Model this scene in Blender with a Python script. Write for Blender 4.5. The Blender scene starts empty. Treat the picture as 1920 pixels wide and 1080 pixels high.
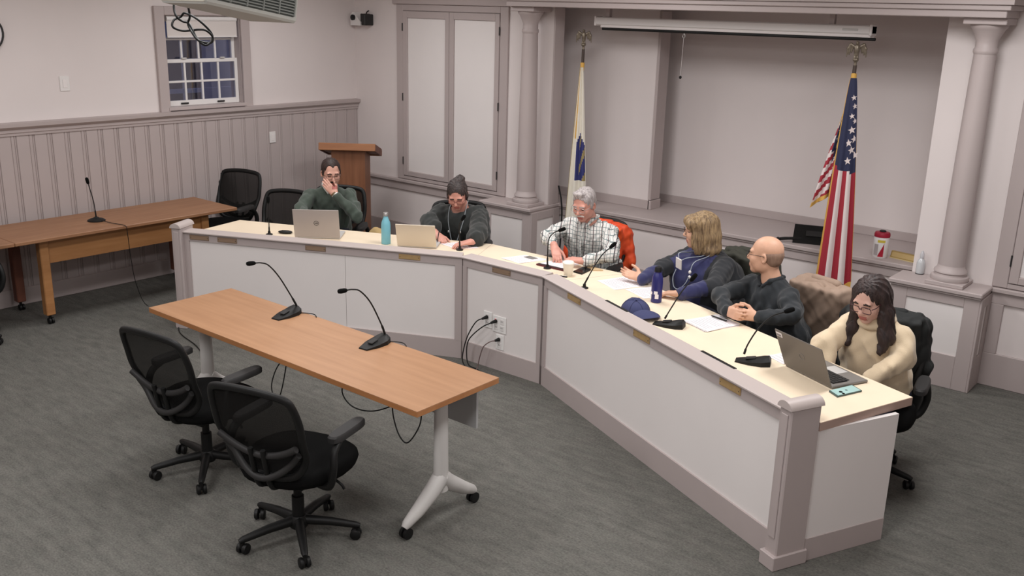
import bpy, bmesh, math, random
import numpy as np
from mathutils import Matrix, Vector

random.seed(7)
rng = np.random.default_rng(7)
scene = bpy.context.scene
COL = scene.collection

# ------------------------------------------------------------------ camera
CAM_POS = (8.2234, -7.2824, 2.5575)
CAM_PITCH, CAM_YAW, CAM_ROLL = -0.2846, -0.6828, 0.0264
def make_camera():
    fw = Vector((math.sin(CAM_YAW)*math.cos(CAM_PITCH), math.cos(CAM_YAW)*math.cos(CAM_PITCH), math.sin(CAM_PITCH)))
    r = Vector((math.cos(CAM_YAW), -math.sin(CAM_YAW), 0)); u = r.cross(fw)
    c, s = math.cos(CAM_ROLL), math.sin(CAM_ROLL)
    r2 = c*r + s*u; u2 = -s*r + c*u
    m = Matrix((r2, u2, -fw)).transposed().to_4x4(); m.translation = CAM_POS
    cd = bpy.data.cameras.new('camera'); cd.sensor_width = 36; cd.lens = 1790.6/1920*36
    cd.clip_start = .05
    co = bpy.data.objects.new('camera', cd); co.matrix_world = m; COL.objects.link(co)
    scene.camera = co
make_camera()

# ------------------------------------------------------------------ world, lights, exposure
w = bpy.data.worlds.new('dusk'); scene.world = w; w.use_nodes = True
w.node_tree.nodes['Background'].inputs[0].default_value = (.34, .37, .62, 1)
w.node_tree.nodes['Background'].inputs[1].default_value = .34
def area(name, loc, sx, sy, power, col=(1, .985, .982)):
    l = bpy.data.lights.new(name, 'AREA'); l.shape = 'RECTANGLE'; l.size = sx; l.size_y = sy
    l.energy = power; l.color = col
    o = bpy.data.objects.new(name, l); o.location = loc; COL.objects.link(o); return o
LIGHTS = [(1.6, -1.8, 24), (4.1, -1.8, 33), (6.6, -1.8, 37), (1.6, -4.3, 17), (4.1, -4.3, 27), (6.6, -4.3, 24),
          (1.6, -6.8, 9), (4.1, -6.8, 38), (6.6, -7.2, 38), (8.8, -5.4, 17)]  # last entry is an extra lamp added to brighten the dais end panel
for lx, ly, lp in LIGHTS:
    area('ceiling_or_fill_lamp', (lx, ly, 2.985), .6, 1.2, lp)
vs = scene.view_settings
vs.view_transform = 'Standard'; vs.look = 'None'; vs.gamma = 1; vs.exposure = 0.28
vs.use_curve_mapping = False

# ------------------------------------------------------------------ materials
def lin(c):
    out = []
    for v in c:
        v = v/255
        out.append(v/12.92 if v <= .04045 else ((v+.055)/1.055)**2.4)
    return out
MATS = {}
def M(name, rgb, rough=.6, metal=0.0, var=0.0, vscale=(6, 6, 6), bump=0.0, bscale=200, spec=.4, rgb2=None, trans=0.0, sheen=0.0):
    if name in MATS: return MATS[name]
    m = bpy.data.materials.new(name); m.use_nodes = True
    nt = m.node_tree; b = nt.nodes['Principled BSDF']
    c = lin(rgb)
    b.inputs['Base Color'].default_value = (*c, 1)
    b.inputs['Roughness'].default_value = rough; b.inputs['Metallic'].default_value = metal
    b.inputs['Specular IOR Level'].default_value = spec
    if sheen: b.inputs['Sheen Weight'].default_value = sheen
    if trans: b.inputs['Transmission Weight'].default_value = trans
    if var or rgb2 or bump:
        tc = nt.nodes.new('ShaderNodeTexCoord')
    if var or rgb2:
        mp = nt.nodes.new('ShaderNodeMapping'); mp.inputs['Scale'].default_value = vscale
        n = nt.nodes.new('ShaderNodeTexNoise'); n.inputs['Scale'].default_value = 1; n.inputs['Detail'].default_value = 4
        cr = nt.nodes.new('ShaderNodeValToRGB')
        c2 = lin(rgb2) if rgb2 else [x*(1-var) for x in c]
        c1 = c if rgb2 else [min(1, x*(1+var)) for x in c]
        cr.color_ramp.elements[0].color = (*c2, 1); cr.color_ramp.elements[1].color = (*c1, 1)
        cr.color_ramp.elements[0].position = .32; cr.color_ramp.elements[1].position = .68
        nt.links.new(tc.outputs['Object'], mp.inputs[0]); nt.links.new(mp.outputs[0], n.inputs['Vector'])
        nt.links.new(n.outputs['Fac'], cr.inputs[0]); nt.links.new(cr.outputs[0], b.inputs['Base Color'])
    if bump:
        n2 = nt.nodes.new('ShaderNodeTexNoise'); n2.inputs['Scale'].default_value = bscale; n2.inputs['Detail'].default_value = 3
        bp = nt.nodes.new('ShaderNodeBump'); bp.inputs['Strength'].default_value = bump; bp.inputs['Distance'].default_value = .004
        nt.links.new(tc.outputs['Object'], n2.inputs['Vector']); nt.links.new(n2.outputs['Fac'], bp.inputs['Height'])
        nt.links.new(bp.outputs[0], b.inputs['Normal'])
    MATS[name] = m; return m

WALL = M('wall_paint', (222, 213, 211), .85, var=.02, vscale=(1.5, 1.5, 1.5))
TRIM = M('trim_paint', (180, 168, 166), .5, var=.02, vscale=(2, 2, 2))
PANEL = M('panel_white', (230, 224, 222), .6, var=.015, vscale=(2, 2, 2))
CEIL = M('ceiling_white', (214, 208, 200), .9)
CREAM = M('laminate_cream', (241, 223, 197), .42, var=.025, vscale=(3, 3, 3))
EDGE = M('laminate_edge', (178, 152, 140), .5)
BLACK = M('black_plastic', (21, 21, 21), .5, spec=.3)
DARK = M('dark_plastic', (46, 45, 45), .55, spec=.3)
FABRIC = M('black_fabric', (15, 15, 15), .95, bump=.4, bscale=400, spec=.1)
WHITEP = M('white_plastic', (226, 222, 220), .45)
METAL = M('silver_metal', (188, 186, 184), .35, metal=.8)
BRASS = M('brass', (176, 146, 102), .5, metal=.15, var=.08, vscale=(30, 30, 30))
GREYP = M('grey_paint', (196, 193, 190), .45)
OAK = M('oak_top', (172, 129, 94), .45, rgb2=(161, 118, 84), vscale=(2.0, 26, 8))
OAK_E = M('oak_edge', (176, 122, 78), .5, rgb2=(164, 110, 68), vscale=(3, 20, 20))
OAK_D = M('oak_dark', (154, 113, 82), .45, rgb2=(138, 97, 69), vscale=(26, 2.0, 8))
OAK_A = M('oak_apron', (172, 123, 78), .5, rgb2=(158, 109, 66), vscale=(20, 2.5, 24))
OAK_L = M('oak_lectern', (142, 95, 68), .5, rgb2=(122, 79, 55), vscale=(22, 22, 2.0))
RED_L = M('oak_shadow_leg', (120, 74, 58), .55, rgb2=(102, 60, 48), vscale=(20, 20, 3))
PAPER = M('paper', (240, 234, 236), .8)
SCREENG = M('dark_glass', (18, 19, 22), .15)

def carpet():
    m = bpy.data.materials.new('carpet'); m.use_nodes = True; nt = m.node_tree; b = nt.nodes['Principled BSDF']
    b.inputs['Roughness'].default_value = .97; b.inputs['Specular IOR Level'].default_value = .1
    tc = nt.nodes.new('ShaderNodeTexCoord')
    def noise(scale, detail, rough=.6):
        mp = nt.nodes.new('ShaderNodeMapping'); mp.inputs['Scale'].default_value = scale
        n = nt.nodes.new('ShaderNodeTexNoise'); n.inputs['Scale'].default_value = 1; n.inputs['Detail'].default_value = detail
        n.inputs['Roughness'].default_value = rough
        nt.links.new(tc.outputs['Object'], mp.inputs[0]); nt.links.new(mp.outputs[0], n.inputs['Vector']); return n
    a = noise((4.5, 24, 1), 5); f = noise((70, 120, 1), 2); g = noise((9, 14, 1), 4)
    def mix(fac, c0, c1, lo, hi):
        cr = nt.nodes.new('ShaderNodeValToRGB')
        cr.color_ramp.elements[0].color = (*lin(c0), 1); cr.color_ramp.elements[1].color = (*lin(c1), 1)
        cr.color_ramp.elements[0].position = lo; cr.color_ramp.elements[1].position = hi
        nt.links.new(fac, cr.inputs[0]); return cr
    c1 = mix(a.outputs['Fac'], (82, 81, 78), (112, 111, 106), .36, .64)
    c2 = mix(f.outputs['Fac'], (62, 61, 58), (130, 128, 122), .3, .7)
    c3 = mix(g.outputs['Fac'], (82, 83, 79), (113, 109, 105), .35, .65)
    mx = nt.nodes.new('ShaderNodeMixRGB'); mx.inputs[0].default_value = .5
    nt.links.new(c1.outputs[0], mx.inputs[1]); nt.links.new(c2.outputs[0], mx.inputs[2])
    mx2 = nt.nodes.new('ShaderNodeMixRGB'); mx2.inputs[0].default_value = .3
    nt.links.new(mx.outputs[0], mx2.inputs[1]); nt.links.new(c3.outputs[0], mx2.inputs[2])
    nt.links.new(mx2.outputs[0], b.inputs['Base Color'])
    bp = nt.nodes.new('ShaderNodeBump'); bp.inputs['Strength'].default_value = .5; bp.inputs['Distance'].default_value = .004
    nt.links.new(f.outputs['Fac'], bp.inputs['Height']); nt.links.new(bp.outputs[0], b.inputs['Normal'])
    return m
CARPET = carpet()

def glass():
    m = bpy.data.materials.new('window_glass'); m.use_nodes = True; nt = m.node_tree; nt.nodes.clear()
    o = nt.nodes.new('ShaderNodeOutputMaterial'); t = nt.nodes.new('ShaderNodeBsdfTransparent'); g = nt.nodes.new('ShaderNodeBsdfGlossy')
    t.inputs[0].default_value = (.82, .84, .9, 1); g.inputs['Roughness'].default_value = .03; g.inputs[0].default_value = (.9, .9, 1, 1)
    mx = nt.nodes.new('ShaderNodeMixShader'); mx.inputs[0].default_value = .12
    nt.links.new(t.outputs[0], mx.inputs[1]); nt.links.new(g.outputs[0], mx.inputs[2]); nt.links.new(mx.outputs[0], o.inputs[0])
    return m
GLASS = glass()
def meshmat(name='chair_mesh', rgb=(38, 37, 36), alpha=.68):
    m = bpy.data.materials.new(name); m.use_nodes = True; nt = m.node_tree; nt.nodes.clear()
    o = nt.nodes.new('ShaderNodeOutputMaterial'); t = nt.nodes.new('ShaderNodeBsdfTransparent'); d = nt.nodes.new('ShaderNodeBsdfDiffuse')
    d.inputs[0].default_value = (*lin(rgb), 1)
    mx = nt.nodes.new('ShaderNodeMixShader'); mx.inputs[0].default_value = alpha
    nt.links.new(t.outputs[0], mx.inputs[1]); nt.links.new(d.outputs[0], mx.inputs[2]); nt.links.new(mx.outputs[0], o.inputs[0])
    return m
MESHM = meshmat()

# ------------------------------------------------------------------ helpers
def V(*a): return np.array(a, float)
def nrm(v):
    v = np.asarray(v, float); return v/np.linalg.norm(v)
def rotz(a):
    c, s = math.cos(a), math.sin(a); return np.array([[c, -s, 0], [s, c, 0], [0, 0, 1.0]])
def rotx(a):
    c, s = math.cos(a), math.sin(a); return np.array([[1.0, 0, 0], [0, c, -s], [0, s, c]])
def roty(a):
    c, s = math.cos(a), math.sin(a); return np.array([[c, 0, s], [0, 1.0, 0], [-s, 0, c]])

class MB:
    def __init__(s): s.v = []; s.f = []; s.m = []; s.cur = 0
    def add(s, verts, faces):
        o = len(s.v); s.v.extend([tuple(map(float, x)) for x in verts])
        for f in faces: s.f.append([i+o for i in f]); s.m.append(s.cur)
        return s
    def mat(s, i): s.cur = i; return s
    def box(s, x0, x1, y0, y1, z0, z1, bev=0, R=None, c=None):
        if bev:
            vs, fs = [], []
            X, Y, Z = (x0, x1), (y0, y1), (z0, z1)
            idx = {}
            for i in (0, 1):
                for j in (0, 1):
                    for k in (0, 1):
                        p = [X[i], Y[j], Z[k]]; sg = [1-2*i, 1-2*j, 1-2*k]
                        for ax in range(3):
                            q = list(p)
                            for o in range(3):
                                if o != ax: q[o] += sg[o]*bev
                            idx[(i, j, k, ax)] = len(vs); vs.append(q)
            for ax in range(3):
                o1, o2 = [a for a in range(3) if a != ax]
                for sd in (0, 1):
                    def key(a, b):
                        t = [0, 0, 0]; t[ax] = sd; t[o1] = a; t[o2] = b; return idx[(*t, ax)]
                    q = [key(0, 0), key(1, 0), key(1, 1), key(0, 1)]
                    fs.append(q)
            for ax in range(3):
                o1, o2 = [a for a in range(3) if a != ax]
                for a in (0, 1):
                    for b in (0, 1):
                        t0 = [0, 0, 0]; t1 = [0, 0, 0]; t1[ax] = 1
                        t0[o1] = t1[o1] = a; t0[o2] = t1[o2] = b
                        fs.append([idx[(*t0, o1)], idx[(*t1, o1)], idx[(*t1, o2)], idx[(*t0, o2)]])
            for i in (0, 1):
                for j in (0, 1):
                    for k in (0, 1): fs.append([idx[(i, j, k, 0)], idx[(i, j, k, 1)], idx[(i, j, k, 2)]])
        else:
            vs = [(x, y, z) for x in (x0, x1) for y in (y0, y1) for z in (z0, z1)]
            fs = [(0, 1, 3, 2), (4, 6, 7, 5), (0, 4, 5, 1), (2, 3, 7, 6), (0, 2, 6, 4), (1, 5, 7, 3)]
        if R is not None:
            vs = [tuple(np.asarray(R) @ np.array(p) + (0 if c is None else np.asarray(c))) for p in vs]
        elif c is not None:
            vs = [tuple(np.array(p) + np.asarray(c)) for p in vs]
        return s.add(vs, fs)
    def prism(s, poly, z0, z1):
        n = len(poly)
        vs = [(p[0], p[1], z0) for p in poly] + [(p[0], p[1], z1) for p in poly]
        fs = [list(range(n))[::-1], list(range(n, 2*n))] + [[i, (i+1) % n, n+(i+1) % n, n+i] for i in range(n)]
        return s.add(vs, fs)
    def extr(s, poly, a, b):
        """poly = list of 3-D points (a closed loop); swept from offset a to offset b"""
        n = len(poly); a = np.asarray(a, float); b = np.asarray(b, float)
        vs = [np.asarray(p)+a for p in poly] + [np.asarray(p)+b for p in poly]
        fs = [list(range(n))[::-1], list(range(n, 2*n))] + [[i, (i+1) % n, n+(i+1) % n, n+i] for i in range(n)]
        return s.add(vs, fs)
    def tube(s, path, r, n=8, flat=None):
        P = [np.asarray(p, float) for p in path]; k = len(P)
        rs = [r]*k if np.isscalar(r) else list(r)
        T = []
        for i in range(k):
            t = P[min(i+1, k-1)] - P[max(i-1, 0)]; T.append(nrm(t))
        up = np.array([0, 0, 1.0])
        if abs(T[0] @ up) > .95: up = np.array([1.0, 0, 0])
        nx = nrm(np.cross(T[0], up)); vs = []; 
        for i in range(k):
            nx = nx - T[i]*(nx @ T[i]); nx = nrm(nx); ny = np.cross(T[i], nx)
            for j in range(n):
                a = 2*math.pi*j/n
                vs.append(P[i] + rs[i]*(math.cos(a)*nx + math.sin(a)*ny*(1 if flat is None else flat)))
        fs = [[i*n+j, i*n+(j+1) % n, (i+1)*n+(j+1) % n, (i+1)*n+j] for i in range(k-1) for j in range(n)]
        fs.append(list(range(n))[::-1]); fs.append([(k-1)*n+j for j in range(n)])
        return s.add(vs, fs)
    def lathe(s, prof, c=(0, 0, 0), n=20, R=None):
        k = len(prof); vs = []
        for r, z in prof:
            for j in range(n):
                a = 2*math.pi*j/n; p = np.array([r*math.cos(a), r*math.sin(a), z])
                if R is not None: p = R @ p
                vs.append(p + np.asarray(c))
        fs = [[i*n+j, i*n+(j+1) % n, (i+1)*n+(j+1) % n, (i+1)*n+j] for i in range(k-1) for j in range(n)]
        fs.append(list(range(n))[::-1]); fs.append([(k-1)*n+j for j in range(n)])
        return s.add(vs, fs)
    def ell(s, c, r, R=None, nu=14, nv=9):
        vs = []; c = np.asarray(c, float)
        for i in range(nv+1):
            th = math.pi*i/nv
            for j in range(nu):
                a = 2*math.pi*j/nu
                p = np.array([r[0]*math.sin(th)*math.cos(a), r[1]*math.sin(th)*math.sin(a), r[2]*math.cos(th)])
                if R is not None: p = R @ p
                vs.append(p+c)
        fs = [[i*nu+j, (i+1)*nu+j, (i+1)*nu+(j+1) % nu, i*nu+(j+1) % nu] for i in range(nv) for j in range(nu)]
        return s.add(vs, fs)
    def sheet(s, fn, nu, nv, t=.003):
        """closed thin shell: fn(u, v) -> point; thickness t along the surface normal"""
        P = np.array([[fn(i/nu, j/nv) for j in range(nv+1)] for i in range(nu+1)], float)
        du = np.gradient(P, axis=0); dv = np.gradient(P, axis=1)
        N = np.cross(du, dv); N /= (np.linalg.norm(N, axis=2, keepdims=True)+1e-12)
        A = (P + N*t/2).reshape(-1, 3); B = (P - N*t/2).reshape(-1, 3)
        w_ = nv+1; o = len(A); fs = []
        for i in range(nu):
            for j in range(nv):
                a = i*w_+j; q = [a, a+w_, a+w_+1, a+1]
                fs.append(q); fs.append([x+o for x in q[::-1]])
        def rim(l):
            for a, b in zip(l[:-1], l[1:]): fs.append([a, b, b+o, a+o])
        rim([i*w_ for i in range(nu+1)][::-1]); rim([i*w_+nv for i in range(nu+1)])
        rim(list(range(w_))); rim([nu*w_+j for j in range(w_)][::-1])
        return s.add(list(A)+list(B), fs)
    def build(s, name, mats, parent=None, off=None, smooth=None, kind=None):
        me = bpy.data.meshes.new(name)
        vs = s.v if off is None else [(p[0]-off[0], p[1]-off[1], p[2]-off[2]) for p in s.v]
        me.from_pydata(vs, [], s.f)
        if not isinstance(mats, (list, tuple)): mats = [mats]
        for m in mats: me.materials.append(m)
        if len(mats) > 1: me.polygons.foreach_set('material_index', s.m)
        bm = bmesh.new(); bm.from_mesh(me); bmesh.ops.recalc_face_normals(bm, faces=bm.faces[:]); bm.to_mesh(me); bm.free()
        if smooth is not None:
            me.polygons.foreach_set('use_smooth', [True]*len(me.polygons))
            me.set_sharp_from_angle(angle=math.radians(smooth))
        o = bpy.data.objects.new(name, me); COL.objects.link(o)
        if parent is not None: o.parent = parent
        if kind: o['kind'] = kind
        return o
def tag(o, label, cat, group=None):
    o['label'] = label; o['category'] = cat
    if group: o['group'] = group
    return o
def thing(name, label, cat, loc=(0, 0, 0), rz=0, group=None):
    o = bpy.data.objects.new(name, None); COL.objects.link(o); o.empty_display_size = .1
    o.location = loc; o.rotation_euler = (0, 0, rz)
    return tag(o, label, cat, group)
def struct(o): o['kind'] = 'structure'; return o
def sroot(name, loc=(0, 0, 0)):
    o = bpy.data.objects.new(name, None); COL.objects.link(o); o.location = loc; o['kind'] = 'structure'; return o
def B(*a, **k): return MB().box(*a, **k)
def copy_tree(o, parent=None, keep=()):
    c = o.copy(); COL.objects.link(c); c.parent = parent
    for ch in list(o.children): copy_tree(ch, c)
    return c
def bez(pts, n=10):
    """Catmull-Rom through points"""
    P = [np.asarray(p, float) for p in pts]; P = [2*P[0]-P[1]] + P + [2*P[-1]-P[-2]]; out = []
    for i in range(1, len(P)-2):
        for k in range(n):
            t = k/n; a, b, c, d = P[i-1:i+3]
            out.append(.5*((2*b)+(c-a)*t+(2*a-5*b+4*c-d)*t*t+(3*b-a-3*c+d)*t**3))
    out.append(P[-2]); return out
# ================================================================== THE ROOM
X1, YF, YB, ZC = 9.7, -9.2, 1.0, 3.0
struct(B(-.4, X1, YF, 1.3, -.1, 0).build('floor', CARPET))
struct(B(-.4, X1, YF, 1.3, ZC, ZC+.1).build('ceiling', CEIL))
# left wall with the window opening
WY0, WY1, WZ0, WZ1 = -2.315, -1.495, 1.575, 2.42
wl = MB()
wl.box(-.2, -.02, YF, WY0, 0, ZC).box(-.2, -.02, WY1, .1, 0, ZC).box(-.2, -.02, WY0, WY1, 0, WZ0).box(-.2, -.02, WY0, WY1, WZ1, ZC)
wall_left = struct(wl.build('wall_left', WALL))
prof = [(0, -.02), (.002, -.006), (.006, 0), (.104, 0), (.108, -.007), (.112, -.001), (.122, .002), (.132, -.001), (.136, -.007), (.14, 0), (.146, 0), (.15, -.006), (.15, -.02)]
bo = MB().extr([(x, y, 0) for y, x in prof], (0, 0, .02), (0, 0, 1.46)).build('wainscot_board', TRIM, wall_left)
bo.location = (0, -.15, 0)
for i in range(1, 60):
    c = bo.copy(); COL.objects.link(c); c.parent = wall_left; c.location = (0, -.15*(i+1), 0)
cap = [(-.02, 1.44), (.010, 1.44), (.012, 1.462), (.020, 1.466), (.022, 1.492), (.034, 1.498), (.052, 1.515), (.055, 1.545), (-.02, 1.550)]
cr = MB().extr([(x, 0, z) for x, z in cap], (0, YF, 0), (0, -.005, 0)).build('chair_rail', TRIM, wall_left)
struct(B(0, .016, YF, 0, 0, .15, bev=.004).build('baseboard_left', TRIM))
# back wall: left part and pier
struct(B(-.2, 2.72, 0, .14, 0, ZC).build('wall_back', WALL))
struct(B(1.8, 3.52, .54, .69, 0, ZC).build('wall_stage', WALL))
struct(B(1.8, 6.9, YB, YB+.15, 0, ZC).build('wall_recess', WALL))
struct(B(6.17, X1, 0, .14, 0, ZC).build('wall_right_pier', WALL))
struct(B(1.7, 1.8, .14, YB, 0, ZC).build('wall_recess_left', WALL))
struct(B(6.17, 6.31, .14, YB, 0, ZC).build('wall_recess_right', WALL))
struct(B(X1, X1+.15, YF, .14, 0, ZC).build('wall_right', WALL))
struct(B(-.4, X1+.15, YF-.15, YF, 0, ZC).build('wall_front', WALL))
# trims of the stage opening
struct(B(2.72, 2.735, -.004, .144, .74, 2.578, bev=.003).build('trim_1', TRIM))
struct(B(3.515, 3.545, .53, .70, .83, 2.57, bev=.003).build('trim_2', TRIM))
struct(B(1.8, 3.535, .525, .54, .74, .825, bev=.003).box(3.52, 3.555, .525, .705, .74, .825, bev=.003).build('baseboard_stage', TRIM))
struct(B(2.4, 6.17, .985, 1.0, .74, .815, bev=.003).build('baseboard_recess', TRIM))
# ledge
led = struct(B(1.8, 6.18, .19, 1.0, 0, .70).build('wall_ledge', WALL))
struct(B(1.8, 6.18, .145, 1.0, .705, .74, bev=.006).box(2.0, 6.18, .16, .2, .69, .705).build('trim_3', TRIM))
struct(B(2.0, 6.18, .172, .2, .62, .69, bev=.003).build('trim_4', TRIM))
struct(B(2.0, 6.18, .172, .2, 0, .25, bev=.004).build('baseboard_ledge', TRIM))
# chair rail of back wall left and right
for n, x0, x1 in (('trim_5', 0.0, 2.105), ('trim_6', 6.74, X1)):
    r = B(x0, x1, -.045, 0, .705, .74, bev=.006).box(x0, x1, -.028, 0, .695, .705).box(x0, x1, -.02, 0, .62, .695, bev=.003)
    struct(r.build(n, TRIM))
    struct(B(x0, x1, -.02, 0, 0, .25, bev=.004).build('baseboard_back' if x0 < 1 else 'baseboard_right', TRIM))
struct(B(6.745, 6.83, -.02, 0, .25, .62, bev=.003).build('trim_7', TRIM))
# cornice beam over the columns, with stepped lower moulding
co = MB()
co.box(2.385, 6.66, -.40, .16, 2.66, ZC).box(2.405, 6.64, -.375, .15, 2.625, 2.66, bev=.004).box(2.43, 6.615, -.35, .14, 2.578, 2.628, bev=.004)
struct(co.build('trim_8', TRIM))
struct(B(0.62, 2.40, -.05, 0, 2.575, ZC, bev=.004).build('trim_9', TRIM))

# double cupboard doors in the back wall (left) and one partly seen (right)
def cupboard(name, x0, x1, flip=False):
    d = sroot(name, (x0, 0, 0))
    z0, z1 = .745, 2.575; off = (x0, 0, 0)
    c = B(x0, x0+.10, -.022, 0, z0, z1, bev=.004).box(x1-.10, x1, -.022, 0, z0, z1, bev=.004).box(x0+.1, x1-.1, -.022, 0, z1-.065, z1, bev=.004).box(x0+.1, x1-.1, -.022, 0, z0, z0+.035, bev=.004)
    c.build('casing', TRIM, d, off)
    xm = (x0+x1)/2; hx = [(x0+.104, xm-.002), (xm+.002, x1-.104)]
    for i, (a, b) in enumerate(hx):
        l = MB(); la, lb = z0+.042, z1-.07
        l.box(a, a+.062, -.030, 0, la, lb, bev=.003).box(b-.055, b, -.030, 0, la, lb, bev=.003).box(a+.062, b-.055, -.030, 0, lb-.068, lb, bev=.003).box(a+.062, b-.055, -.030, 0, la, la+.05, bev=.003)
        leaf = l.build('door_leaf', TRIM, d, off)
        B(a+.06, b-.053, -.014, 0, la+.048, lb-.066, bev=.004).build('door_panel', PANEL, leaf, off)
        for hz in (la+.16, (la+lb)/2-.02, lb-.16):
            hx_ = a-.004 if i == 0 else b+.004
            MB().tube([(hx_, -.032, hz-.04), (hx_, -.032, hz+.04)], .006, 6).build('hinge', DARK, leaf, off)
    return d
cupboard('door_1', .655, 2.187)
cupboard('door_2', 6.73, 8.26)

# columns and pedestals
def pedestal(label, x0, x1, yb):
    off = ((x0+x1)/2, -.15, 0)
    t = thing('column_pedestal', label, 'pedestal', off)
    B(x0+.012, x1-.012, -.268, yb, 0, .70).build('body', TRIM, t, off)
    cp = B(x0, x1, -.312, yb, .708, .74, bev=.006).box(x0+.008, x1-.008, -.30, yb, .696, .708)
    cp.build('cap', TRIM, t, off)
    fr = B(x0+.012, x0+.135, -.282, -.268, .0, .696, bev=.003).box(x1-.115, x1-.012, -.282, -.268, .0, .696, bev=.003)
    fr.box(x0+.135, x1-.115, -.282, -.268, .62, .696, bev=.003).box(x0+.135, x1-.115, -.282, -.268, 0, .25, bev=.003)
    fr.box(x1-.012, x1+.002, -.282, -.19, .0, .696, bev=.003).box(x1-.012, x1+.002, yb-.1, yb, .0, .696, bev=.003)
    fr.box(x1-.012, x1+.002, -.19, yb-.1, .62, .696, bev=.003).box(x1-.012, x1+.002, -.19, yb-.1, 0, .25, bev=.003)
    fr.build('frame', TRIM, t, off)
    B(x0+.13, x1-.11, -.272, -.26, .245, .625, bev=.002).build('front_panel', PANEL, t, off)
    B(x1-.014, x1-.008, -.195, yb-.095, .245, .625).build('side_panel', PANEL, t, off)
    return t
pedestal('taupe panelled pedestal under the column beside the cupboard doors', 2.10, 2.745, .16)
pedestal('taupe panelled pedestal with the clear pump bottle on it', 6.10, 6.744, .0)
def column(label, x):
    t = thing('column', label, 'column', (x, -.155, .74))
    B(-.13, .13, -.13, .13, 0, .03, bev=.004).build('plinth', TRIM, t)
    MB().lathe([(.125, .03), (.13, .045), (.125, .062), (.108, .066), (.104, .082), (.112, .09), (.108, .105), (.095, .118), (.090, .14)], n=28).build('base_moulding', TRIM, t, smooth=50)
    MB().lathe([(.090, .14), (.088, .5), (.082, 1.0), (.074, 1.5), (.070, 1.62)], n=28).build('shaft', TRIM, t, smooth=50)
    MB().lathe([(.070, 1.60), (.078, 1.615), (.078, 1.635), (.070, 1.645), (.070, 1.69), (.082, 1.72), (.104, 1.765), (.118, 1.78), (.118, 1.795)], n=28).build('capital', TRIM, t, smooth=50)
    B(-.135, .135, -.135, .135, 1.795, 1.838, bev=.004).build('abacus', TRIM, t)
    return t
column('round taupe column beside the cupboard doors and white banner flag', 2.565)
column('round taupe column behind the clear pump bottle', 6.475)

# ------------------------------------------------------------------ window
win = sroot('window_1', (0, (WY0+WY1)/2, WZ0))
wo = (0, (WY0+WY1)/2, WZ0)
cs = B(-.02, .012, WY0-.10, WY0, WZ0-.03, WZ1+.08, bev=.004).box(-.02, .012, WY1, WY1+.10, WZ0-.03, WZ1+.08, bev=.004).box(-.02, .012, WY0, WY1, WZ1, WZ1+.08, bev=.004)
cs.build('casing', TRIM, win, wo)
jb = B(-.2, -.02, WY0-.01, WY0+.006, WZ0, WZ1).box(-.2, -.02, WY1-.006, WY1+.01, WZ0, WZ1).box(-.2, -.02, WY0, WY1, WZ1-.006, WZ1+.01)
jb.build('jamb', TRIM, win, wo)
B(-.2, .02, WY0-.02, WY1+.02, WZ0-.02, WZ0+.012, bev=.004).build('window_sill', TRIM, win, wo)
def sash(xc, z0, z1, rows, brail):
    a, b = WY0+.008, WY1-.008; s = MB(); st = .034
    s.box(xc-.016, xc+.016, a, a+st, z0, z1, bev=.003).box(xc-.016, xc+.016, b-st, b, z0, z1, bev=.003)
    s.box(xc-.016, xc+.016, a+st, b-st, z0, z0+brail, bev=.003).box(xc-.016, xc+.016, a+st, b-st, z1-.034, z1, bev=.003)
    so = s.build('sash', WHITEP, win, wo)
    pw = (b-a-2*st)/4; ph = (z1-.034-z0-brail)/rows
    for i in range(1, 4):
        y = a+st+pw*i
        B(xc-.012, xc+.012, y-.010, y+.010, z0+brail, z1-.034, bev=.003).build('muntin', WHITEP, so, wo)
    for j in range(1, rows):
        z = z0+brail+ph*j
        B(xc-.0125, xc+.0125, a+st, b-st, z-.010, z+.010, bev=.003).build('muntin', WHITEP, so, wo)
    for i in range(4):
        for j in range(rows):
            B(xc-.003, xc+.003, a+st+pw*i, a+st+pw*(i+1), z0+brail+ph*j, z0+brail+ph*(j+1)).build('pane', GLASS, so, wo)
    return so
lo = sash(-.085, WZ0+.012, 2.02, 2, .05)
up_ = sash(-.12, 1.985, WZ1, 2, .034)
for y in (-2.12, -1.72):
    B(-.068, -.055, y-.04, y+.04, WZ0+.027, WZ0+.042, bev=.003).build('sash_lift', DARK, lo, wo)
for y in (-2.10, -1.68):
    B(-.07, -.05, y-.025, y+.025, 2.02, 2.035, bev=.003).build('sash_lock', GREYP, lo, wo)
sh = thing('roller_shade', 'white roller shade drawn a little down in the window', 'shade', (-.045, wo[1], 2.23))
MB().tube([(0, -.37, .16), (0, .385, .16)], .028, 12).build('roller', WHITEP, sh, smooth=40)
B(.012, .016, -.37, .385, 0, .16).build('cloth', M('shade_cloth', (214, 206, 202), .85), sh)
B(.006, .022, -.37, .385, -.012, .004, bev=.003).build('hem_bar', WHITEP, sh)

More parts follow.
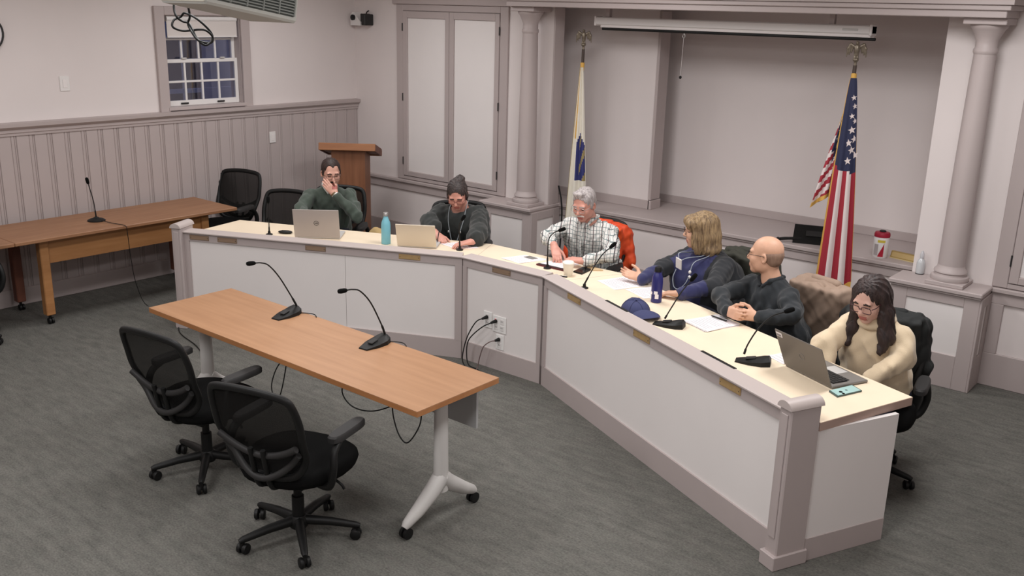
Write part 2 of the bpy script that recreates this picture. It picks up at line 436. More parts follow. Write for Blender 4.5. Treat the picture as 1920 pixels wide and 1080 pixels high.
# outdoors at dusk beyond the window
yard = B(-16, -.6, -16, 10, -.62, -.6).build('yard', M('dusk_lawn', (86, 88, 84), .95, var=.2)); struct(yard)
hs = thing('neighbouring_house', 'pale clapboard house in the dusk outside the window', 'house', (-9, 3.4, -.6))
HW = M('clapboard', (178, 186, 198), .8)
for k in range(16):
    B(-.02, .04, -3.4, 3.4, .2*k, .2*k+.205).build('clapboard', HW, hs)
B(-2.5, 0, -3.4, 3.4, 0, 3.2).build('wall', HW, hs)
MB().extr([(-2.8, 0, 3.15), (.3, 0, 3.15), (-1.2, 0, 4.4)], (0, -3.6, 0), (0, 3.6, 0)).build('roof', M('roof_dark', (70, 70, 76), .9), hs)
for y in (-2.2, 0, 2.2):
    wi = B(.03, .07, y-.45, y+.45, 1.0, 2.4).build('window', M('house_window', (40, 44, 56), .2), hs)
    B(.06, .09, y-.03, y+.03, 1.0, 2.4).build('mullion', WHITEP, wi)
fn = thing('yard_fence', 'low grey rail fence in the yard outside the window', 'fence', (-4.5, 1.0, -.6))
for z in (1.5, 1.85):
    B(-.03, .03, -5, 5, z, z+.06).build('rail', HW, fn)
for k in range(6):
    B(-.05, .05, -5+2*k-.05, -5+2*k+.05, 0, 2.0).build('post', HW, fn)

# ------------------------------------------------------------------ wall fittings
def plate(name, label, y, z, w_, h, cat='switch'):
    t = thing(name, label, cat, (0, y, z))
    x0 = -.02 if z > 1.55 else 0
    B(x0, x0+.008, -w_/2, w_/2, -h/2, h/2, bev=.002).build('plate', WHITEP, t)
    B(x0+.008, x0+.012, -w_*.22, w_*.22, -h*.28, h*.28, bev=.001).build('rocker', PANEL, t)
plate('wall_plate', 'pale wall plate on the upper wall beside the window', -3.285, 1.845, .085, .125, 'plate')
plate('light_switch', 'white switch plate set into the grey wainscot', -1.175, 1.215, .075, .115)
ck = thing('wall_clock', 'dark rimmed round wall clock high on the pale wall', 'clock', (-.02, -3.90, 2.265))
R90 = roty(math.pi/2)
MB().lathe([(.15, 0), (.155, .02), (.15, .035), (.14, .035), (.138, .02)], n=32, R=R90).build('rim', DARK, ck, smooth=40)
MB().lathe([(.138, .0), (.138, .022)], n=32, R=R90).build('dial', PAPER, ck)
B(.023, .026, -.004, .004, 0, .09).build('hand', BLACK, ck)
B(.023, .026, 0, .07, -.004, .004).build('hand', BLACK, ck)

wc = thing('wall_camera', 'white wall camera with black lens and black bracket high in the corner', 'camera', (.15, 0, 2.41))
MB().extr([(-.125, 0, -.07), (.03, 0, -.07), (.03, 0, -.03), (-.03, 0, .03), (-.06, 0, .07), (-.095, 0, .07), (-.125, 0, .03)], (0, -.10, 0), (0, 0, 0)).build('housing', WHITEP, wc)
MB().lathe([(.03, 0), (.03, .02), (.022, .024), (.0, .022)], c=(-.075, -.10, .012), n=18, R=rotx(math.pi/2)).build('lens', SCREENG, wc, smooth=40)
B(.02, .085, -.09, 0, -.03, .055, bev=.006).build('bracket', DARK, wc)
B(.075, .135, -.13, 0, -.065, .05, bev=.008).build('power_box', DARK, wc)
MB().tube(bez([(.06, -.04, .05), (.065, -.03, .075), (.06, 0, .085)]), .006, 6).build('cable', BLACK, wc)

# projection screen under the cornice
sc = thing('projection_screen', 'rolled up white projection screen with black bottom bar under the cornice', 'screen', (4.38, .10, 2.40))
B(-1.25, 1.245, -.05, .05, .038, .105, bev=.008).build('housing', WHITEP, sc)
for xe in (-1.25, 1.225):
    B(xe, xe+.02, -.055, .055, .03, .112, bev=.004).build('end_cap', PANEL, sc)
B(-1.19, 1.235, -.04, .045, .016, .045, bev=.004).build('slot_cover', PANEL, sc)
MB().tube([(-1.17, -.03, .005), (1.27, -.03, .005)], .012, 10).build('bottom_bar', BLACK, sc, smooth=40)
MB().tube(bez([(-.34, -.03, -.006), (-.352, -.03, -.03), (-.34, -.03, -.045), (-.328, -.03, -.03), (-.34, -.03, -.006)], 5), .003, 6).build('pull_ring', METAL, sc)
MB().tube([(-.34, -.03, -.045), (-.345, -.03, -.36)], .0012, 5).build('pull_cord', PANEL, sc)
MB().ell((-.345, -.03, -.37), (.012, .012, .014)).build('cord_knob', BLACK, sc, smooth=60)
B(1.02, 1.14, -.0515, -.05, .062, .08).build('maker_label', GREYP, sc)
for xe in (-1.15, 0.9):
    B(xe, xe+.04, -.02, .02, .105, .18).build('hanger', TRIM, sc)

# ceiling projector and its coiled cable
pj_ = thing('ceiling_projector', 'white ceiling projector tilted down with slatted vent side', 'projector', (4.62, -4.775, 2.592))
pj_.rotation_euler = (math.radians(-9.5), 0, 0)
GR = M('vent_dark', (84, 88, 84), .6)
B(-.175, .155, -.228, .228, -.085, .16, bev=.010).build('body', M('projector_shell', (206, 206, 200), .5), pj_)
B(-.168, .148, -.235, -.226, -.078, .15, bev=.003).build('rear_panel', M('projector_rear_lit', (240, 236, 224), .4), pj_)  # whiter than the shell: lamplight on the rear face painted into its colour
B(.150, .158, -.205, .205, -.062, .14, bev=.002).build('vent_recess', GR, pj_)
for k in range(17):
    z = -.056+k*.0118
    B(.152, .166, -.20, .20, z, z+.005).build('vent_slat', M('vent_slat', (150, 154, 150), .5), pj_)
for k in range(6):
    y = -.20+k*.08
    B(.152, .168, y-.003, y+.003, -.06, .14).build('vent_rib', M('vent_slat', (150, 154, 150), .5), pj_)
MB().tube([(-.05, .02, .14), (-.05, .02, .36)], .03, 12).build('mount_pole', WHITEP, pj_, smooth=40)
cb = MB(); c0 = V(4.211, -4.73, 2.4876)
rt = V(.776, .63, 0)
def cp(u, v, d=0): return c0 + rt*u*.00243 + V(0, 0, -1)*v*.00243 + V(-.63, .776, 0)*d
cpts = [(335, -60), (329, -20), (328, 15), (334, 32), (340, 40), (352, 45), (370, 72), (385, 82), (394, 70), (390, 55), (372, 35), (348, 25), (336, 32), (326, 38), (325, 50), (338, 57), (356, 56), (372, 54), (386, 55), (394, 66), (391, 78), (372, 74), (358, 58), (349, 44), (356, 30), (356, 5), (352, -20), (352, -60)]
cb.tube(bez([cp(u-355, v-30, .02*math.sin(i*1.7)) for i, (u, v) in enumerate(cpts)], 6), .0052, 7)
tag(cb.build('coiled_cable', BLACK, smooth=60), 'black cable looped and hanging below the ceiling projector', 'cable')
# ================================================================== DAIS
ANG = math.radians(24.75)
LP = V(1.535, -3.215); B1 = V(3.640, -2.235); B2 = V(4.400, -2.235); EP = V(6.635, -3.268)
dL = nrm(B1-LP); nL = V(-dL[1], dL[0]); dR = nrm(EP-B2); nR = V(-dR[1], dR[0])
ZW, ZR = .74, .80
def wing(label, P, d, L, plates, seams, mitre0, mitre1, stiles):
    """front screen of one dais section; local x along the front, local y towards the seats"""
    rz = math.atan2(d[1], d[0])
    t = thing('dais_section', label, 'desk', (P[0], P[1], 0), rz)
    w0, w1 = mitre0, mitre1   # how much x changes per unit depth at the two ends
    def q(x0, x1, y0, y1, z0, z1, name, m, par=t):
        poly = [(x0+w0*y0*(x0 <= .002), y0), (x1+w1*y0*(x1 >= L-.002), y0), (x1+w1*y1*(x1 >= L-.002), y1), (x0+w0*y1*(x0 <= .002), y1)]
        return MB().prism(poly, z0, z1).build(name, m, par)
    xs = [0.0]+seams+[L]
    for a, b in zip(xs[:-1], xs[1:]):
        q(a+(.0015 if a > 0 else 0), b-(.0015 if b < L else 0), .012, .03, .12, .74, 'front_panel', PANEL)
    q(0, L, 0, .03, 0, .145, 'baseboard', TRIM)
    q(0, L, 0, .03, .725, .785, 'apron', TRIM)
    # rail: rounded nose
    pr = [(-.012, .785), (-.018, .79), (-.018, .797), (-.010, .803), (.10, .803), (.106, .797), (.106, .741), (.09, .741), (.09, .785)]
    r = MB(); n = len(pr); vs = []
    for xe, mm in ((0, w0), (L, w1)):
        for y, z in pr: vs.append((xe+mm*y, y, z))
    r.add(vs, [list(range(n))[::-1], list(range(n, 2*n))]+[[i, (i+1) % n, n+(i+1) % n, n+i] for i in range(n)])
    r.build('rail', M('rail_paint', (188, 176, 172), .45), t)
    for a, b in stiles:
        q(a, b, -.002, .014, .14, .73, 'stile', TRIM)
    for px, tone in plates:
        p = B(px-.085, px+.085, -.005, 0, .737, .775, bev=.0015).build('nameplate', BRASS if tone == 0 else M('bronze', (136, 114, 96), .5, metal=.1), t)
        B(px-.079, px+.079, -.0062, -.005, .741, .771).build('plate_face', BRASS if tone == 0 else M('bronze_face', (146, 122, 102), .5, metal=.1), p)
        for sx in (-.074, .074):
            MB().ell((px+sx, -.0065, .756), (.003, .002, .003), nu=8, nv=5).build('screw', DARK, p)
    return t, q
LL = float(np.linalg.norm(B1-LP)); LR = float(np.linalg.norm(EP-B2))
tm = math.tan(ANG/2)
lp = lambda x, y: float((V(x, y)-LP) @ dL)
rp = lambda x, y: float((V(x, y)-B2) @ dR)
tL, qL = wing('left dais wing with four nameplates and a corner post beside the oak side table', LP, dL, LL,
     [(lp(1.664, -3.147), 1), (lp(1.887, -3.044), 1), (lp(2.571, -2.728), 1), (lp(3.265, -2.408), 0)], [lp(2.787, -2.629)], 0, -tm, [(LL-.055, LL), (0, .05)])
tC, qC = wing('short middle dais section with the outlets and plugged cords', B1, V(1, 0), .76, [(.378, 1)], [], tm*0, 0, [(0, .045), (.715, .76)])
tR, qR = wing('right dais wing with three nameplates and an end post', B2, dR, LR,
     [(rp(4.79, -2.414), 0), (rp(5.514, -2.748), 0), (rp(6.253, -3.088), 0)], [], 0, 0, [(0, .045), (LR-.045, LR)])
GAP = M('joint_dark', (96, 86, 84), .7)
qC(.002, .007, -.004, .0, .0, .785, 'joint', GAP); qR(.003, .008, -.004, .0, .0, .785, 'joint', GAP); qC(.752, .756, -.004, 0, 0, .785, 'joint', GAP)
# end posts
def post(t, x0, x1, y0, y1):
    p = B(x0, x1, y0, y1, 0, .828, bev=.006).build('post', TRIM, t)
    B(x0+.02, x1-.02, y0-.006, y0, .16, .80, bev=.003).build('post_face', TRIM, p)
    n = 10; pr = []
    for k in range(n+1):
        a = math.pi*k/n; pr.append(((x0+x1)/2+((x1-x0)/2+.006)*math.cos(a), 0, .828+.038*math.sin(a)))
    MB().extr(pr, (0, y0-.012, 0), (0, y1+.01, 0)).build('post_cap', M('rail_paint', (188, 176, 172), .45), p, smooth=50)
    B(x0-.01, x1+.01, y0-.02, y1+.01, 0, .075, bev=.004).build('plinth', TRIM, p)
post(tL, -.075, .008, -.045, .135)
post(tR, LR-.008, LR+.075, -.045, .135)
# end panel at the right end and left end, carried by the worktop supports
def endpanel(t, x, s):
    p = B(x-.012, x+.012, .135, .655, 0, .695).build('end_panel', PANEL, t)
    B(min(x, x+s*.016), max(x, x+s*.016), .135, .655, 0, .125, bev=.002).build('end_baseboard', TRIM, p)
endpanel(tR, LR+.055, 1); endpanel(tL, -.055, -1)

# continuous worktop
def wp(P, d, n, x, y): return tuple(P + d*x + n*y)
DEP = .70
BB1 = V(3.39, -1.607); BB2 = V(4.65, -1.607)
wl_ = [wp(LP, dL, nL, -.072, .136), wp(LP, dL, nL, .005, .136), wp(LP, dL, nL, .005, .09)]
tp = [*wl_, tuple(B1+V(-.02, .09)), tuple(B2+V(.02, .09)), wp(B2, dR, nR, LR-.005, .09), wp(B2, dR, nR, LR-.005, .136), wp(B2, dR, nR, LR+.075, .136),
      (6.982, -2.551), tuple(BB2), tuple(BB1), (1.277, -2.504)]
wt = thing('worktop', 'continuous cream laminate worktop running behind the dais rail', 'worktop', (4.02, -1.95, 0))
mt = MB().prism(tp, .738-.042, .738); wk = mt.build('edge', EDGE, wt, (4.02, -1.95, 0))
ctr = np.mean(np.array(tp), axis=0)
mt2 = MB().prism([tuple(np.array(p)+(ctr-np.array(p))*.0006) for p in tp], .738, .7402); mt2.build('laminate_top', CREAM, wt, (4.02, -1.95, 0))
# seams between laminate sections
for a, b in ((B1+V(-.02, .12), BB1), (B2+V(.02, .12), BB2)):
    dd = nrm(b-a); nn = V(-dd[1], dd[0])*.0012
    MB().prism([tuple(a+nn), tuple(b+nn), tuple(b-nn), tuple(a-nn)], .7402, .7406).build('seam', EDGE, wt, (4.02, -1.95, 0))
# black cable slots on the rail
for P, d, n, xs, t in ((B2, dR, nR, (.66, .92), tR), (B2, dR, nR, (1.66, 1.95), tR)):
    B(xs[0], xs[1], .088, .108, .800, .806, bev=.002).build('cable_slot', BLACK, t)
# outlets on the middle section (local: x from B1, y = -depth)
OUT = M('outlet_white', (238, 236, 234), .4)
def outlet(x, z, w_, h, holes):
    p = B(x-w_/2, x+w_/2, .003, .012, z-h/2, z+h/2, bev=.003).build('outlet_plate', OUT, tC)
    for hx, hz in holes:
        o = B(x+hx-.017, x+hx+.017, .0, .004, z+hz-.02, z+hz+.02, bev=.003).build('socket', WHITEP, p)
        for sx in (-.006, .006): B(x+hx+sx-.0012, x+hx+sx+.0012, -.001, .001, z+hz-.002, z+hz+.009).build('slit', BLACK, o)
outlet(.252, .366, .078, .125, [(0, .024), (0, -.024)])
outlet(.365, .352, .125, .125, [(-.026, .024), (-.026, -.024), (.026, .024), (.026, -.024)])
outlet(.372, .218, .075, .115, [(0, .024), (0, -.024)])
MB().ell((.332, .0, .385), (.008, .004, .008)).build('indicator_lamp', M('lamp_red', (255, 150, 150), .4), tC)
# cords
def cord(label, pts, r=.0045, plug=None, mat=None, nm='power_cord'):
    o = thing(nm, label, 'cord', tuple(pts[-1]))
    MB().tube(bez(pts, 8), r, 7).build('cable', mat or BLACK, o, tuple(pts[-1]), smooth=60)
    if plug is not None:
        a, b = np.asarray(plug[0]), np.asarray(plug[1])
        MB().tube([a, a+(b-a)*.3, b], [.014, .013, .008], 10).build('plug', BLACK, o, tuple(pts[-1]), smooth=50)
    return o
yo = -2.235
cord('black cord plugged into the single outlet plate of the middle dais section', [(3.89, yo-.035, .385), (3.85, yo-.07, .36), (3.80, yo-.09, .27), (3.765, yo-.10, .17), (3.76, yo-.12, .06), (3.80, yo-.13, .008), (3.87, yo-.16, .006), (3.86, yo-.24, .006), (3.76, yo-.24, .006), (3.70, yo-.18, .006), (3.60, yo-.30, .006), (3.42, yo-.38, .006), (3.1, yo-.48, .006)], plug=((3.892, yo, .388), (3.88, yo-.045, .38)))
cord('black cord plugged beside the red lamp of the double outlet plate', [(3.975, yo-.035, .372), (3.93, yo-.08, .345), (3.86, yo-.10, .28), (3.79, yo-.09, .20), (3.765, yo-.08, .10), (3.79, yo-.085, .012), (3.88, yo-.10, .006), (3.96, yo-.14, .006), (3.95, yo-.22, .006), (3.84, yo-.20, .014), (3.80, yo-.14, .012), (3.84, yo-.32, .006), (4.0, yo-.50, .006), (4.12, yo-.56, .006)], plug=((3.979, yo, .376), (3.965, yo-.045, .368)))
cord('grey brown cord plugged into the lowest outlet plate', [(4.005, yo-.03, .238), (3.975, yo-.06, .23), (3.93, yo-.08, .185), (3.90, yo-.085, .10), (3.885, yo-.09, .02), (3.90, yo-.13, .005), (3.93, yo-.2, .005)], r=.004, plug=((4.012, yo, .242), (3.998, yo-.035, .237)), mat=M('cord_brown', (112, 94, 92), .5))
cord('thin black cord lying on the carpet along the left dais wing', [(1.25, -3.1, .006), (1.6, -3.35, .006), (2.0, -3.45, .006), (2.45, -3.62, .006), (2.9, -3.75, .006)], r=.004)

# ================================================================== TRAINING TABLE
TX0, TX1, TY0, TY1 = 2.97, 5.293, -4.357, -3.764
tt = thing('training_table', 'long oak topped training table on white T legs in the middle of the room', 'table', ((TX0+TX1)/2, (TY0+TY1)/2, 0))
to = ((TX0+TX1)/2, (TY0+TY1)/2, 0)
B(TX0, TX1, TY0, TY1, .735, .737).build('table_top', OAK, tt, to)
B(TX0, TX1, TY0, TY1, .706, .735, bev=.002).build('top_edge', OAK_E, tt, to)
for x, s in ((3.10, -1), (5.165, 1)):
    yc = -4.06
    lg = MB().tube([(x, yc, .17), (x, yc, .40), (x, yc, .69)], [.046, .042, .038], 14, flat=.8).build('leg', GREYP, tt, to, smooth=50)
    ft = MB()
    for sy in (-1, 1):
        ft.tube([(x, yc+sy*.0, .245), (x, yc+sy*.06, .19), (x, yc+sy*.17, .115), (x, yc+sy*.245, .075), (x, yc+sy*.262, .060)], [.046, .044, .036, .026, .018], 12)
    ft.build('foot', GREYP, lg, to, smooth=50)
    for sy in (-1, 1):
        cs_ = MB()
        for dx in (-.014, .014):
            cs_.lathe([(.012, -.009), (.029, -.008), (.029, .008), (.012, .009)], c=(x+dx, yc+sy*.25, .029), n=18, R=roty(math.pi/2))
        cs_.tube([(x, yc+sy*.25, .03), (x, yc+sy*.255, .075)], .012, 8)
        cs_.build('caster', BLACK, lg, to, smooth=40)
    MB().extr([(x, yc-.19, .706), (x, yc+.19, .706), (x, yc+.17, .672), (x, yc-.12, .655), (x, yc-.18, .675)], (-.022, 0, 0), (.022, 0, 0)).build('bracket', BLACK, lg, to)
B(TX0+.22, TX1-.10, TY1-.06, TY1-.045, .44, .705).build('modesty_panel', M('modesty_grey', (168, 168, 168), .5), tt, to)
# hanging cords under the table
cord('black wire loop hanging below the table near its middle', [(4.03, -4.12, .70), (4.03, -4.15, .55), (4.0, -4.17, .40), (3.95, -4.17, .36), (3.88, -4.14, .42), (3.90, -4.08, .55), (4.02, -3.98, .66), (4.15, -3.9, .70)], r=.0035, nm='cable')
cord('black wire swagging along under the table top', [(4.62, -4.20, .70), (4.60, -4.22, .60), (4.68, -4.22, .54), (4.82, -4.2, .55), (4.95, -4.15, .62), (5.0, -4.1, .70)], r=.0035, nm='cable')
cord('black wire loop hanging below the table near its end', [(5.02, -4.26, .70), (5.03, -4.26, .60), (5.08, -4.27, .52), (5.14, -4.27, .50), (5.20, -4.25, .60), (5.21, -4.24, .70)], r=.0035, nm='cable')

# ================================================================== SIDE TABLES
def side_table(label, y0, y1, legs):
    t = thing('side_table', label, 'table', (.47, (y0+y1)/2, 0), group=None); o = (.47, (y0+y1)/2, 0)
    B(.115, .815, y0, y1, .712, .74, bev=.004).build('table_top', OAK_D, t, o)
    a, b = legs
    B(.655, .675, a, b, .50, .712).build('apron', OAK_A, t, o)
    B(.14, .16, a, b, .60, .712).build('rear_apron', OAK_A, t, o)
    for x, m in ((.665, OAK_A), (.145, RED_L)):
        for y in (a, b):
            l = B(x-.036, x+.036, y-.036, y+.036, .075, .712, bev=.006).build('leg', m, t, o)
            c = MB()
            for dy in (-.012, .012): c.lathe([(.01, -.008), (.026, -.008), (.026, .008), (.01, .008)], c=(x+.01, y+dy, .026), n=16, R=rotx(math.pi/2))
            c.tube([(x, y, .03), (x, y, .085)], .012, 8)
            c.build('caster', BLACK, l, o, smooth=40)
    return t
side_table('oak side table carrying a gooseneck microphone against the wainscot', -4.20, -2.205, (-3.935, -2.47))
side_table('oak side table butted against the end of the microphone table', -6.20, -4.203, (-5.93, -4.50))

# ================================================================== LECTERN
lt = thing('lectern', 'oak lectern with broad overhanging top standing in the corner', 'lectern', (.72, -.74, 0), math.radians(39))
MB().extr([(0, -.17, .0), (0, .17, 0), (0, .17, 1.05), (0, -.17, 1.14)], (-.17, 0, 0), (.17, 0, 0)).build('body', OAK_L, lt)
B(-.20, .20, -.20, .20, 0, .09, bev=.006).build('plinth', OAK_L, lt)
R_ = rotx(math.radians(-14))
B(-.275, .275, -.22, .22, 0, .028, bev=.004, R=R_, c=(0, 0, 1.10)).build('reading_top', OAK_L, lt)
LIP = M('oak_lectern_lip', (160, 108, 70), .5, rgb2=(140, 92, 60), vscale=(3, 22, 22))
B(-.285, .285, -.246, -.222, -.012, .062, bev=.004, R=R_, c=(0, 0, 1.10)).build('front_board', LIP, lt)
B(-.285, .285, .222, .246, -.012, .05, bev=.004, R=R_, c=(0, 0, 1.10)).build('book_stop', LIP, lt)
for sx in (-1, 1):
    B(sx*.285-(.018 if sx > 0 else 0), sx*.285+(.018 if sx < 0 else 0), -.222, .222, -.012, .062, bev=.003, R=R_, c=(0, 0, 1.10)).build('side_board', RED_L, lt)
# ================================================================== TASK CHAIRS
def make_chair(label, loc, rz, group=None, dz=0.0):
    """forward = local +y"""
    t = thing('task_chair', label, 'chair', (loc[0], loc[1], 0), rz, group)
    z = .425+dz
    # seat
    def seat(u, v):
        a = 2*math.pi*u
        e = 2.8; c, s_ = math.cos(a), math.sin(a)
        x = .268*math.copysign(abs(c)**(2/e), c); y = .262*math.copysign(abs(s_)**(2/e), s_)
        x *= 1-.10*(y < 0)*abs(y)/.245
        k = math.sin(math.pi*v*.5)
        return x, y, v
    st = MB(); n = 32; prof_ = [(.80, -.045), (.96, -.036), (1.0, -.008), (.985, .02), (.92, .036), (.6, .042), (.25, .036)]
    rings = []
    for s_, dz_ in prof_:
        ring = []
        for j in range(n):
            x, y, _ = seat(j/n, 0)
            ring.append((x*s_, y*s_+.02, z+dz_-(.012*max(0, y/.245) if dz_ > 0 else 0)))
        rings.append(ring)
    vs = [p for r in rings for p in r]; fs = []
    for i in range(len(rings)-1):
        for j in range(n): fs.append([i*n+j, i*n+(j+1) % n, (i+1)*n+(j+1) % n, (i+1)*n+j])
    fs.append(list(range(n))[::-1]); fs.append([(len(rings)-1)*n+j for j in range(n)])
    st.add(vs, fs); st.build('seat', FABRIC, t, smooth=60)
    B(-.13, .13, -.14, .13, z-.085, z-.04, bev=.01).build('seat_pan', BLACK, t)
    # backrest outline (local x, height above seat), curved in plan and leaning back
    def bp(x, h):
        y = -.235 - .055*(h/.46) - .05*(h/.46)**2 + .28*x*x*(1-.25*h) + .03*math.sin(min(1, max(0, h/.2))*math.pi)
        return (x, y, z+.02+h)
    out = [(-.15, .02), (-.205, .10), (-.232, .22), (-.235, .32), (-.222, .41), (-.195, .447), (-.12, .462), (0, .468), (.12, .462), (.195, .447), (.222, .41), (.235, .32), (.232, .22), (.205, .10), (.15, .02), (0, .0), (-.15, .02)]
    pts = bez([bp(*o) for o in out], 5)
    fr = MB().tube(pts, .015, 8, flat=1.3).build('back_frame', BLACK, t, smooth=60)
    oo = np.array(bez([(*o, 0) for o in out], 5))[:, :2]
    # mesh panel from rows
    ms = MB(); rows = 14; cols = 10; grid = []
    for i in range(rows+1):
        h = .02+.43*i/rows
        hw = .15+.055*min(1, h/.10) if h < .1 else (.205+.027*min(1, (h-.1)/.12) if h < .22 else (.234 if h < .34 else .234-.03*((h-.34)/.11)**2))
        grid.append([bp(hw*(2*j/cols-1)*.99, h) for j in range(cols+1)])
    ms.sheet(lambda u, v: grid[int(round(u*rows))][int(round(v*cols))], rows, cols, .002)
    ms.build('back_mesh', MESHM, t, smooth=80)
    # lumbar support: curved bar pair behind mesh
    lum = MB()
    def off(p, d): return (p[0], p[1]-d, p[2])
    lum.tube(bez([off(bp(x, .20-.075*(1-(x/.215)**2)), .03+.02*(1-(x/.21)**2)) for x in np.linspace(-.215, .215, 9)], 3), .014, 8, flat=1.2)
    lum.tube(bez([off(bp(x, .155-.145*(1-(x/.205)**2)), .025+.02*(1-(x/.205)**2)) for x in np.linspace(-.205, .205, 11)], 3), .014, 8, flat=1.2)
    lum.build('lumbar_bar', DARK, t, smooth=60)
    sp = MB()
    for x in (-.035, .035):
        sp.tube(bez([off(bp(x, .16), .05), off(bp(x, .05), .05), (x, -.235, z-.03), (x, -.12, z-.065)], 5), .013, 8)
    sp.build('back_bracket', BLACK, t, smooth=60)
    for sx in (-1, 1):
        ar = MB().tube(bez([(sx*.14, -.06, z-.06), (sx*.255, -.10, z-.04), (sx*.295, -.12, z+.05), (sx*.29, -.10, z+.14), (sx*.28, -.03, z+.185)], 6), [.016]*25, 8, flat=1.3)
        ar.build('arm_support', BLACK, t, smooth=60)
        pd = MB(); ring = []
        for j in range(20):
            a = 2*math.pi*j/20; c, s_ = math.cos(a), math.sin(a)
            ring.append((sx*.272+.037*math.copysign(abs(c)**.6, c)+sx*.0, .035+.135*math.copysign(abs(s_)**.6, s_)))
        vs = [(x, y, z+.182+.02*max(0, y)*.0) for x, y in ring]+[(x, y, z+.205) for x, y in ring]+[(sx*.272+(x-sx*.272)*.8, .035+(y-.035)*.94, z+.214) for x, y in ring]
        fs = [[i*20+j, i*20+(j+1) % 20, (i+1)*20+(j+1) % 20, (i+1)*20+j] for i in range(2) for j in range(20)]+[list(range(20))[::-1], [40+j for j in range(20)]]
        pd.add(vs, fs); pd.build('arm_pad', DARK, t, smooth=40)
    MB().tube([(0, 0, .09), (0, 0, .23), (0, 0, .231), (0, 0, z-.08)], [.03, .03, .02, .02], 14).build('gas_column', BLACK, t, smooth=40)
    MB().tube(bez([(.12, .02, z-.065), (.19, .03, z-.075), (.235, .035, z-.10), (.25, .035, z-.12)], 5), .007, 7).build('height_lever', BLACK, t, smooth=60)
    hub = MB().lathe([(.042, .06), (.05, .075), (.05, .105), (.035, .125)], n=18).build('hub', BLACK, t, smooth=40)
    for k in range(5):
        a = 2*math.pi*k/5+.4; R = rotz(a)
        lg = MB().tube([R @ V(.03, 0, .098), R @ V(.16, 0, .092), R @ V(.285, 0, .075), R @ V(.305, 0, .07)], [.026, .022, .017, .012], 8).build('base_leg', BLACK, t, smooth=50)
        cs = MB()
        sw = rotz(a+.9*math.sin(k*2.3))
        for dy in (-.016, .016):
            cs.lathe([(.010, -.011), (.024, -.011), (.027, -.004), (.027, .006), (.02, .011)], c=tuple(R @ V(.295, 0, .027)+sw @ V(-.012, dy, 0)), n=16, R=sw @ rotx(math.pi/2))
        cs.tube([R @ V(.295, 0, .03), R @ V(.295, 0, .08)], .009, 8)
        cs.build('caster', BLACK, lg, smooth=40)
    return t
def fa(dx, dy): return math.atan2(-dx, dy)     # rotation so that local +y points along (dx, dy)
ch0 = make_chair('black mesh task chair pulled back from the oak table with its whole base showing', (3.81, -4.545), math.radians(9))
def chair(label, x, y, rz, dz=0):
    c = copy_tree(ch0); c['label'] = label; c.location = (x, y, dz); c.rotation_euler = (0, 0, rz); return c
chair('black mesh task chair beside the oak table with its seat front showing', 4.76, -4.655, math.radians(16))
chair('black mesh task chair tucked under the butted oak side table', .66, -4.60, fa(-1, .1))
make_chair('black mesh task chair standing empty at the end of the oak microphone table', (.31, -2.02), fa(.35, -.94), dz=.035)
chair('black mesh task chair standing empty behind the left end of the dais', 1.36, -2.22, fa(.419, -.908))

# ================================================================== MICROPHONES
def mic(label, base, path, rz, style=0, tilt=True):
    """base: foot position; path: neck points (world); style 0 wedge base, 1 round base, 2 slim base"""
    b = np.asarray(base, float)
    t = thing('gooseneck_microphone', label, 'microphone', tuple(b), rz)
    if style == 0:
        poly = [(-.030, -.105), (.030, -.105), (.052, -.03), (.055, .04), (.036, .085), (-.036, .085), (-.055, .04), (-.052, -.03)]
        m_ = MB(); n = len(poly)
        vs = [(x, y, 0) for x, y in poly]+[(x*.97, y*.98, .007+.022*max(0, (y+.105)/.19)) for x, y in poly]+[(x*.55, y*.70+.014, .014+.034*max(0, (y+.085)/.17)) for x, y in poly]
        fs = [[i*n+j, i*n+(j+1) % n, (i+1)*n+(j+1) % n, (i+1)*n+j] for i in range(2) for j in range(n)]+[list(range(n))[::-1], [2*n+j for j in range(n)]]
        m_.add(vs, fs); m_.build('base', BLACK, t, smooth=25)
        B(-.018, .018, -.045, .01, .026, .034, bev=.003, R=rotx(.20), c=(0, 0, .002)).build('talk_button', DARK, t)
    elif style == 1:
        MB().lathe([(.072, 0), (.072, .008), (.055, .018), (.025, .026), (.018, .034)], n=24).build('base', BLACK, t, smooth=40)
    else:
        MB().lathe([(.028, 0), (.028, .006), (.012, .012), (.010, .03)], n=16).build('base', BLACK, t, smooth=40)
    inv = rotz(-rz)
    loc = [inv @ (np.asarray(p, float)-b) for p in path]
    cv = bez(loc, 8); k = len(cv)
    MB().tube(cv, [.0065 if i < k*.15 else .0042 for i in range(k)], 8).build('gooseneck', BLACK, t, smooth=60)
    e = cv[-1]; d = nrm(cv[-1]-cv[-3])
    MB().tube([e-d*.004, e, e+d*.012, e+d*.036, e+d*.05, e+d*.054], [.006, .010, .013, .014, .011, .005], 12).build('capsule', FABRIC, t, smooth=60)
    return t
